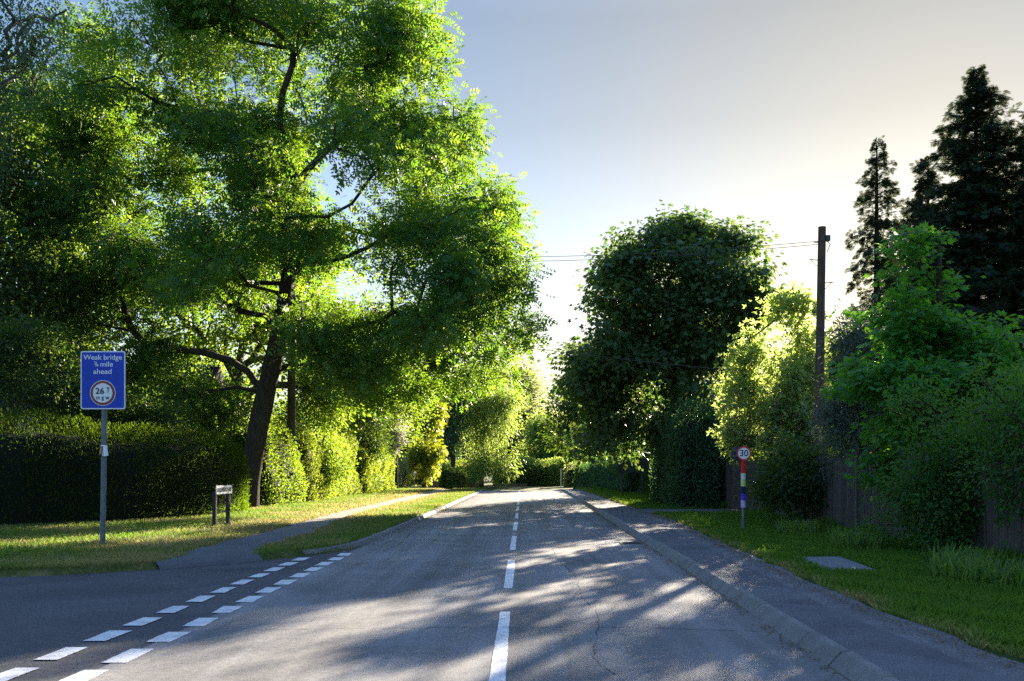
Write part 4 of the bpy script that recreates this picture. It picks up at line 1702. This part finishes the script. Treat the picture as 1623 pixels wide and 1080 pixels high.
# young maple with layered bright green leaves
tree('maple_tree', 'young bright green pointed tree with star shaped leaves right of the pole', 'tree', [(9.0, 20.5, .1), (9.0, 20.5, 2.0), (9.0, 20.5, 4.5), (8.95, 20.5, 6.6)],
     [plobe(1470, 430, 20.5, 45, 70, .6), plobe(1450, 500, 20.5, 85, 60, 1.1), plobe(1480, 590, 20.5, 125, 75, 1.5), plobe(1412, 620, 20.3, 74, 58, 1.2, -.3), plobe(1545, 570, 20.5, 80, 65, 1.2), plobe(1412, 710, 20.3, 66, 52, 1.0, -.2), plobe(1520, 690, 20, 95, 80, 1.3, 0), plobe(1455, 365, 20.5, 20, 30, .28)],
     300, 42, T_PALM, .16, 'maple_leaf', .09, 17, (.22, .07), gap=.62, gscale=1.1, droop=.3, shell=.3, up=1.3, cs=.55, clump=3)
tree('laurel_shrub', 'big dark shrub in front of the fence under the bright pointed tree', 'shrub', [(7.3, 17.0, .1), (7.3, 17.0, .6)],
     [plobe(1490, 800, 16.8, 65, 70, .7), plobe(1470, 700, 17.2, 55, 80, .7), plobe(1540, 740, 17, 70, 80, .8), plobe(1420, 780, 17.6, 35, 50, .5)], 260, 60, T_OVAL, .085, 'shrub_leaf', .05, 18, (.2, .18), gap=.45)
tree('laurel_shrub', 'loose green shrub hanging over the fence at the right frame edge', 'shrub', [(8.6, 15.2, .1), (8.6, 15.2, 1.2)],
     [plobe(1610, 650, 15.2, 75, 90, .9), plobe(1600, 740, 15.2, 60, 60, .7), plobe(1660, 700, 15, 80, 120, 1.0)], 170, 55, T_OVAL, .085, 'shrub_leaf', .06, 19, (.2, .2), gap=.5)
# conifers against the sun
conifer('conifer_tree', 'slender dark conifer with open drooping branches, nearest the wooden pole', (at(1392, 745, 40).x, 40, 0), at(1392, 222, 40).z, 3.5, 21, 360, 62, .36, .86, .04, .6, skip=.2)
conifer('conifer_tree', 'tallest dark conifer whose edge hides the low sun', (at(1548, 745, 34).x, 34, 0), at(1530, 108, 34).z, 4.9, 22, 760, 80, .34, .88, .02, .45, skip=.1)
conifer('conifer_tree', 'dark conifer cut by the right frame edge, beside the tallest one', (at(1645, 745, 33).x, 33, 0), at(1630, 155, 33).z, 4.2, 23, 520, 80, .34, .75, .02, .45)
conifer('conifer_tree', 'short dark conifer filling the gap left of the tallest one', (at(1468, 745, 36).x, 36, 0), at(1462, 254, 36).z, 3.0, 24, 400, 80, .32, .75, .02, .45)

# ------------------------------------------------------------------ left side
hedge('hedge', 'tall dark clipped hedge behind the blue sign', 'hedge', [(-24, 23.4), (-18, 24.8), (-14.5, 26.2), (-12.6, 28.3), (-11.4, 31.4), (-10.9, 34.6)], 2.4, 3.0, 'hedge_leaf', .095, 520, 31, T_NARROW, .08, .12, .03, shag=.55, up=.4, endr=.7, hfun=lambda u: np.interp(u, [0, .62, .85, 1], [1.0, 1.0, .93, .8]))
hedge('hedge', 'ivy covered dark hedge just right of the leaning trunk', 'hedge', [(-11.6, 38.2), (-11.2, 40.5), (-11.1, 43.0)], 2.4, 3.0, 'lime_leaf', .10, 300, 32, T_OVAL, .2, .5, .1)
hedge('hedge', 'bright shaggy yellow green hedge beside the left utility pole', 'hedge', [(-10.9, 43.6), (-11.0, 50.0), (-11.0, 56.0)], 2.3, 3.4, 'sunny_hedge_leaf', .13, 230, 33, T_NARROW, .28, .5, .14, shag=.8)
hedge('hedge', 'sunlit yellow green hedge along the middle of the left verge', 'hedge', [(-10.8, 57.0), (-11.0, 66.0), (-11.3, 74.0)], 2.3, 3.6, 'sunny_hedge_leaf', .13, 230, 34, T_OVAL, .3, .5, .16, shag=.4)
hedge('hedge', 'lighter sunlit hedge at the far end of the left verge', 'hedge', [(-11.4, 75.0), (-11.7, 84.0), (-12.2, 93.0)], 2.2, 3.3, 'pale_leaf', .14, 200, 35, T_OVAL, .3, .5, .14)
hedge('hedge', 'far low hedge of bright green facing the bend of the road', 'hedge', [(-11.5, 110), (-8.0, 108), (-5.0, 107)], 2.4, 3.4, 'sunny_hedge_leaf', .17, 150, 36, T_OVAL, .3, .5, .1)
hedge('hedge', 'far clipped green hedge closing the view behind the road bend', 'hedge', [(-3.4, 110), (.6, 109), (4.2, 107)], 2.2, 3.3, 'bright_leaf', .18, 160, 37, T_OVAL, .14, .35, .05, shag=.4)
hedge('hedge', 'pale sunlit rounded hedge at the far right end of the road', 'hedge', [(4.6, 104), (5.8, 103.6), (6.8, 103)], 2.0, 2.5, 'pale_leaf', .2, 110, 38, T_OVAL, .25, .6, .1)

# the big ash
Ya = 37
tree('ash_tree', 'huge spreading ash tree with a dark leaning trunk on the left verge', 'tree',
     [(at(386, 0, Ya).x, Ya, .0), (at(395, 0, Ya).x, Ya, 1.2), (at(408, 0, Ya).x, Ya, 3.2), (at(424, 0, Ya).x, Ya, 5.0), (at(440, 0, Ya).x, Ya, 6.6), (at(452, 0, Ya).x, Ya, 8.4)],
     [plobe(430, 110, Ya, 200, 140, 5.0, .5), plobe(205, 200, Ya, 112, 105, 3.6, 0), plobe(320, 320, Ya, 225, 145, 5.0, 0), plobe(590, 110, Ya, 105, 115, 4.0, 0), plobe(655, 200, Ya, 92, 100, 3.6, 0),
      plobe(560, 320, Ya, 200, 130, 5.0, -1.5), plobe(765, 385, Ya, 92, 100, 3.4, 0), plobe(690, 460, Ya, 120, 80, 3.6, -1), plobe(480, 460, Ya, 210, 85, 4.6, -2),
      plobe(205, 450, Ya, 110, 85, 3.6, 1), plobe(750, 535, Ya, 42, 40, 1.8, -1), plobe(620, 545, Ya, 110, 48, 3.6, -2), plobe(255, 580, Ya, 75, 46, 2.2, 1.5), plobe(340, 20, Ya, 130, 50, 3.5, 0),
      plobe(640, 585, 42.5, 88, 38, 3.0), plobe(725, 555, 41, 56, 46, 2.6), plobe(785, 475, 38, 52, 55, 2.4), plobe(140, 320, 37, 46, 140, 2.4), plobe(290, 90, 37, 110, 90, 3.6), plobe(195, 75, 37.5, 60, 60, 2.4), plobe(708, 232, 37, 58, 78, 2.6), plobe(400, 40, 38, 110, 70, 3.6)]
     , 1150, 62, T_ASH, .38, 'ash_leaf', .41, 41, (.44, .34), gap=.27, gscale=.6, droop=.5, shell=.58, up=.7, clump=6, cs=.40)
tree('lime_tree', 'broad leaved tree with a forked trunk behind the big ash', 'tree', [(at(372, 0, 46).x, 46, .1), (at(372, 0, 46).x, 46, 3.5), (at(375, 0, 46).x, 46, 6.0)],
     [plobe(370, 470, 46, 150, 90, 4.2), plobe(500, 560, 46, 120, 80, 3.5, 1), plobe(280, 540, 47, 90, 50, 3)], 260, 70, T_OVAL, .24, 'lime_leaf', .33, 42, (.8, .5), bark='bark_pale')
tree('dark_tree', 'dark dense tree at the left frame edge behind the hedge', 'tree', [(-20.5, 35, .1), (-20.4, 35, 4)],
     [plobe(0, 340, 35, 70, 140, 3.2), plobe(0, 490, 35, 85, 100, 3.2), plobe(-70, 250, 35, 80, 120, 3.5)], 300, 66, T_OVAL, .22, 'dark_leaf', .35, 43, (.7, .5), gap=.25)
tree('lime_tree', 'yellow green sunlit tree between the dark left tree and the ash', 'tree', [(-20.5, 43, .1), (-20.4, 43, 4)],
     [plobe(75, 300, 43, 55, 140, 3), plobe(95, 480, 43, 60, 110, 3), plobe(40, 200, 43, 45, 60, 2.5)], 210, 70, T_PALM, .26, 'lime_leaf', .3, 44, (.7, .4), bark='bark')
tree('birch_tree', 'birch with fine hanging twigs in the top left corner', 'tree', [(-17.5, 26.5, .1), (-17.2, 26.5, 5), (-16.8, 26.5, 9)],
     [plobe(-20, 30, 26, 85, 100, 2.4), plobe(5, 0, 26, 65, 80, 2.0), plobe(28, 85, 26, 32, 55, 1.2), plobe(-70, 150, 26, 70, 120, 2.0)], 260, 62, T_OVAL, .085, 'beech_leaf', .2, 45, (.22, .55), gap=.4, droop=1.2, bark='bark_pale')
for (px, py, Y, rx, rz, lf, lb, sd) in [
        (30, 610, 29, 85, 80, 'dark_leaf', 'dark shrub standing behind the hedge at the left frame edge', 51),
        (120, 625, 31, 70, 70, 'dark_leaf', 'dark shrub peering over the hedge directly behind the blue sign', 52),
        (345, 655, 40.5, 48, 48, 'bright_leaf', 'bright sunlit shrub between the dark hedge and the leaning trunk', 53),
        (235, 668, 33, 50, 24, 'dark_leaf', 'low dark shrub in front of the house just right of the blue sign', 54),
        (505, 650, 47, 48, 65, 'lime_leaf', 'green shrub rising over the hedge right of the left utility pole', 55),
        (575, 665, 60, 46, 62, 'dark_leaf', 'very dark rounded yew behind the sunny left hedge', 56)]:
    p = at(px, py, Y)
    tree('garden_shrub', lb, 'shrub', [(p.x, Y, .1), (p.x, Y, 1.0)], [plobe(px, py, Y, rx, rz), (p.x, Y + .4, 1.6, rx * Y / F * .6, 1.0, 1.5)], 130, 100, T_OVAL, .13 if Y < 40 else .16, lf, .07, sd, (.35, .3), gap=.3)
tree('hawthorn_tree', 'small tree covered in white blossom on the left beyond the hedge', 'tree', [(at(628, 0, 72).x, 72, .1), (at(628, 0, 72).x, 72, 2)],
     [plobe(628, 668, 72, 34, 62, 1.8), plobe(600, 690, 72, 28, 38, 1.5)], 110, 40, T_OVAL, .24, 'lime_leaf', .12, 57, (.4, .35), blossom=('blossom', 90, .20, tuple(at(625, 680, 70))))
tree('lime_tree', 'bright yellow green tree rising behind the white blossoming tree', 'tree', [(at(590, 0, 66).x, 66, .1), (at(590, 0, 66).x, 66, 3)],
     [plobe(590, 600, 66, 75, 60, 3), plobe(655, 610, 68, 52, 62, 2.6), plobe(530, 590, 64, 60, 60, 3)], 260, 110, T_OVAL, .19, 'lime_leaf', .25, 58, (.6, .5))
tree('golden_tree', 'golden yellow green tree just beyond the white blossoming tree', 'tree', [(at(672, 0, 82).x, 82, gz(82)), (at(672, 0, 82).x, 82, 2)],
     [plobe(676, 650, 82, 26, 45, 1.8), plobe(684, 700, 82, 22, 35, 1.6), plobe(660, 610, 82, 30, 30, 1.8), plobe(668, 735, 82, 24, 22, 1.6)], 170, 90, T_FEATH, .34, 'gold_leaf', .16, 59, (.3, .3), droop=.7)
hedge('hedge', 'short bright hedge beside the brick gate pier', 'hedge', [(at(700, 0, 94).x, 94, 0)[:2], (at(718, 0, 95).x, 95), (at(735, 0, 96).x, 96)], 1.6, 2.3, 'sunny_hedge_leaf', .14, 160, 39, T_OVAL, .2, .5, .1)
tree('willow_tree', 'dark left one of the two feathery trees in the middle distance', 'tree', [(at(718, 0, 98).x, 98, gz(98)), (at(718, 0, 98).x, 98, 3)],
     [plobe(708, 670, 99, 22, 62, 2.6), plobe(716, 625, 99, 24, 32, 2.4)], 150, 80, T_NARROW, .34, 'beech_leaf', .25, 60, (.55, .7), droop=1.0)
tree('willow_tree', 'pale sunlit feathery tree leaning over the road bend', 'tree', [(at(762, 0, 103).x, 103, gz(103)), (at(765, 0, 103).x, 103, 3)],
     [plobe(748, 630, 103, 45, 58, 3.5), plobe(775, 670, 103, 34, 60, 3), plobe(772, 730, 102, 32, 38, 2.2), plobe(800, 640, 104, 20, 25, 2)], 280, 78, T_NARROW, .36, 'bright_leaf', .25, 61, (.65, .7), droop=.8)
tree('lime_tree', 'fresh green tree filling the gap between the two feathery trees', 'tree', [(at(735, 0, 112).x, 112, gz(112)), (at(735, 0, 112).x, 112, 3)],
     [plobe(735, 640, 112, 45, 60, 3), plobe(700, 660, 112, 30, 50, 3), plobe(770, 620, 114, 30, 40, 3)], 240, 100, T_OVAL, .32, 'bright_leaf', .25, 64, (.6, .5))
tree('oak_tree', 'tall hazy tree at the far end of the road', 'tree', [(at(815, 0, 150).x, 150, gz(150)), (at(815, 0, 150).x, 150, 5)],
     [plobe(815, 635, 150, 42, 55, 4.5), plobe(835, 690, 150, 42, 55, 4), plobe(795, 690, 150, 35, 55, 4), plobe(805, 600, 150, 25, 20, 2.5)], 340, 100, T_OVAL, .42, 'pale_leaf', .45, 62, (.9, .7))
tree('lime_tree', 'light yellow green tree at the end of the road left of the dark round tree', 'tree', [(at(880, 0, 122).x, 122, gz(122)), (at(880, 0, 122).x, 122, 3)],
     [plobe(882, 690, 122, 34, 46, 3), plobe(858, 715, 121, 30, 45, 2.5), plobe(900, 720, 121, 24, 44, 2.4), plobe(835, 740, 120, 25, 30, 2)], 280, 110, T_OVAL, .32, 'bright_leaf', .25, 63, (.6, .5))
# far backdrop trees, one by one, so the horizon is wooded from any side
rng = np.random.default_rng(77)
bd = [(-36, 150, 12, 5.5), (-27, 140, 13, 6), (-17, 150, 13, 6), (-8, 170, 11, 5), (8, 165, 9, 5), (16, 140, 9.5, 5), (24, 120, 11, 5.5), (32, 105, 12, 5.5), (-30, 90, 12, 5.5), (-24, 66, 11, 5), (-33, 60, 13, 5.5), (19, 72, 10, 4.5)]
bl = ['leftmost of the far off trees', 'far rounded tree behind the left gardens', 'far rounded tree behind the feathery trees', 'far tree behind the tall hazy tree', 'far low tree behind the light tree at the road end', 'far tree hidden by the dark round tree', 'far tree behind the clipped hedge on the right', 'far tree behind the right conifers', 'big garden tree far behind the ash', 'garden tree behind the house on the left', 'garden tree beyond the left edge of the house', 'garden tree hidden behind the pale bush']
for (x, y, h, r_), lb in zip(bd, bl):
    tree('background_tree', lb, 'tree', [(x, y, gz(y)), (x, y, h * .3)], [(x, y, h * .62, r_, r_, h * .36), (x + r_ * .3, y, h * .4, r_ * .9, r_ * .9, h * .3), (x - r_ * .3, y, h * .45, r_ * .8, r_ * .8, h * .3)], 190, 55, T_OVAL, .5, 'lime_leaf' if y < 130 else 'beech_leaf', .3, int(y * 3 + abs(x)), (.9, .7), gap=.3, group='trees far behind the gardens')

# ------------------------------------------------------------------ house behind the left hedge, far wall and gate pier
def house():
    c = at(150, 745, 54)
    r = thing('house', 'low house with a dark tiled roof half hidden behind the left hedge', 'house', (c.x, 54, .1))
    L, D, E, R = 11.5, 7.0, 5.0, 7.75
    q = MB(); q.box((0, D / 2, E / 2 - .05), (L, D, E)); 
    w_ = q.build('wall', M['wall_brick'], r)
    q = MB()
    q.add([(-L / 2 - .3, -.4, E - .25), (L / 2 + .3, -.4, E - .25), (L / 2 + .3, D / 2, R), (-L / 2 - .3, D / 2, R), (L / 2 + .3, D + .4, E - .25), (-L / 2 - .3, D + .4, E - .25),
           (-L / 2 - .3, -.4, E - .4), (L / 2 + .3, -.4, E - .4), (L / 2 + .3, D + .4, E - .4), (-L / 2 - .3, D + .4, E - .4)],
          [(0, 1, 2, 3), (3, 2, 4, 5), (0, 6, 7, 1), (4, 8, 9, 5), (1, 7, 8, 4, 2), (5, 9, 6, 0, 3), (6, 9, 8, 7)])
    rf = q.build('roof', M['slate'], r)
    q = MB(); q.box((0, D / 2, R + .05), (L + .6, .3, .14)); q.build('ridge', M['concrete'], rf)
    q = MB(); q.box((-3.2, D / 2 + .6, R + .4), (.9, .7, 1.8)); q.box((-3.2, D / 2 + .6, R + 1.4), (.3, .3, .4)); q.build('chimney', M['brick'], rf)
    # lower wing at the right with its sloping verge
    q = MB(); q.box((L / 2 + 1.2, D / 2 + .3, 1.9), (2.4, D - 1.6, 3.9)); q.build('wing_wall', M['wall_brick'], r)
    q = MB(); q.add([(L / 2 + .02, .2, 5.4), (L / 2 + 2.9, .2, 3.5), (L / 2 + 2.9, D, 3.5), (L / 2 + .02, D, 5.4), (L / 2 + .02, .2, 5.2), (L / 2 + 2.9, .2, 3.3), (L / 2 + 2.9, D, 3.3), (L / 2 + .02, D, 5.2)],
                    [(0, 1, 2, 3), (7, 6, 5, 4), (0, 4, 5, 1), (1, 5, 6, 2), (2, 6, 7, 3), (3, 7, 4, 0)])
    q.build('wing_roof', M['slate'], r)
    for x, z, w__, h__ in ((4.2, 3.9, 1.3, 1.15), (0.5, 3.9, 1.6, 1.15), (-3.5, 3.9, 1.6, 1.15), (3.6, 1.3, 1.6, 1.2)):
        f = MB()
        for dx in (-w__ / 2, 0, w__ / 2):
            f.box((x + dx, -.03, z), (.07, .09, h__))
        for dz in (-h__ / 2 - .035, h__ / 2 + .035):
            f.box((x, -.03, z + dz), (w__ + .07, .09, .07))
        wf = f.build('window', M['white_paint'], r)
        g = MB(); g.box((x, -.01, z), (w__ - .07, .03, h__)); g.build('pane', M['glass'], wf)
        g = MB(); g.box((x, -.08, z - h__ / 2 - .11), (w__ + .25, .2, .07)); g.build('sill', M['white_paint'], wf)


house()


def low_wall(label, a, b, h, seed):
    a, b = Vector(a), Vector(b)
    r = thing('low_wall', label, 'wall', (a.x, a.y, gz(a.y)), None, atan2(b.y - a.y, b.x - a.x))
    L = (b - a).length
    q = MB(); q.box((L / 2, 0, h / 2 - .1), (L, .24, h + .2)); q.build('wall', M['brick'], r)
    q = MB(); q.box((L / 2, 0, h + .03), (L + .04, .32, .055)); q.build('coping', M['concrete'], r)


low_wall('low old brick wall under the feathery trees left of the bend', (at(694, 0, 94.5).x, 102.5), (at(764, 0, 104).x, 104.5), .8, 1)
low_wall('low old brick wall in shade beneath the far clipped hedge', (-3.6, 107.6), (.2, 106.6), .55, 2)
gp = thing('gate_pier', 'reddish brick gate pier at the far end of the left verge', 'gate pier', (at(690, 0, 92).x, 92, gz(92)))
q = MB(); q.box((0, 0, .75), (.42, .42, 1.7)); q.build('shaft', M['brick'], gp)
q = MB(); q.box((0, 0, 1.64), (.54, .54, .09)); q.box((0, 0, 1.74), (.36, .36, .11)); q.build('cap', M['concrete'], gp)
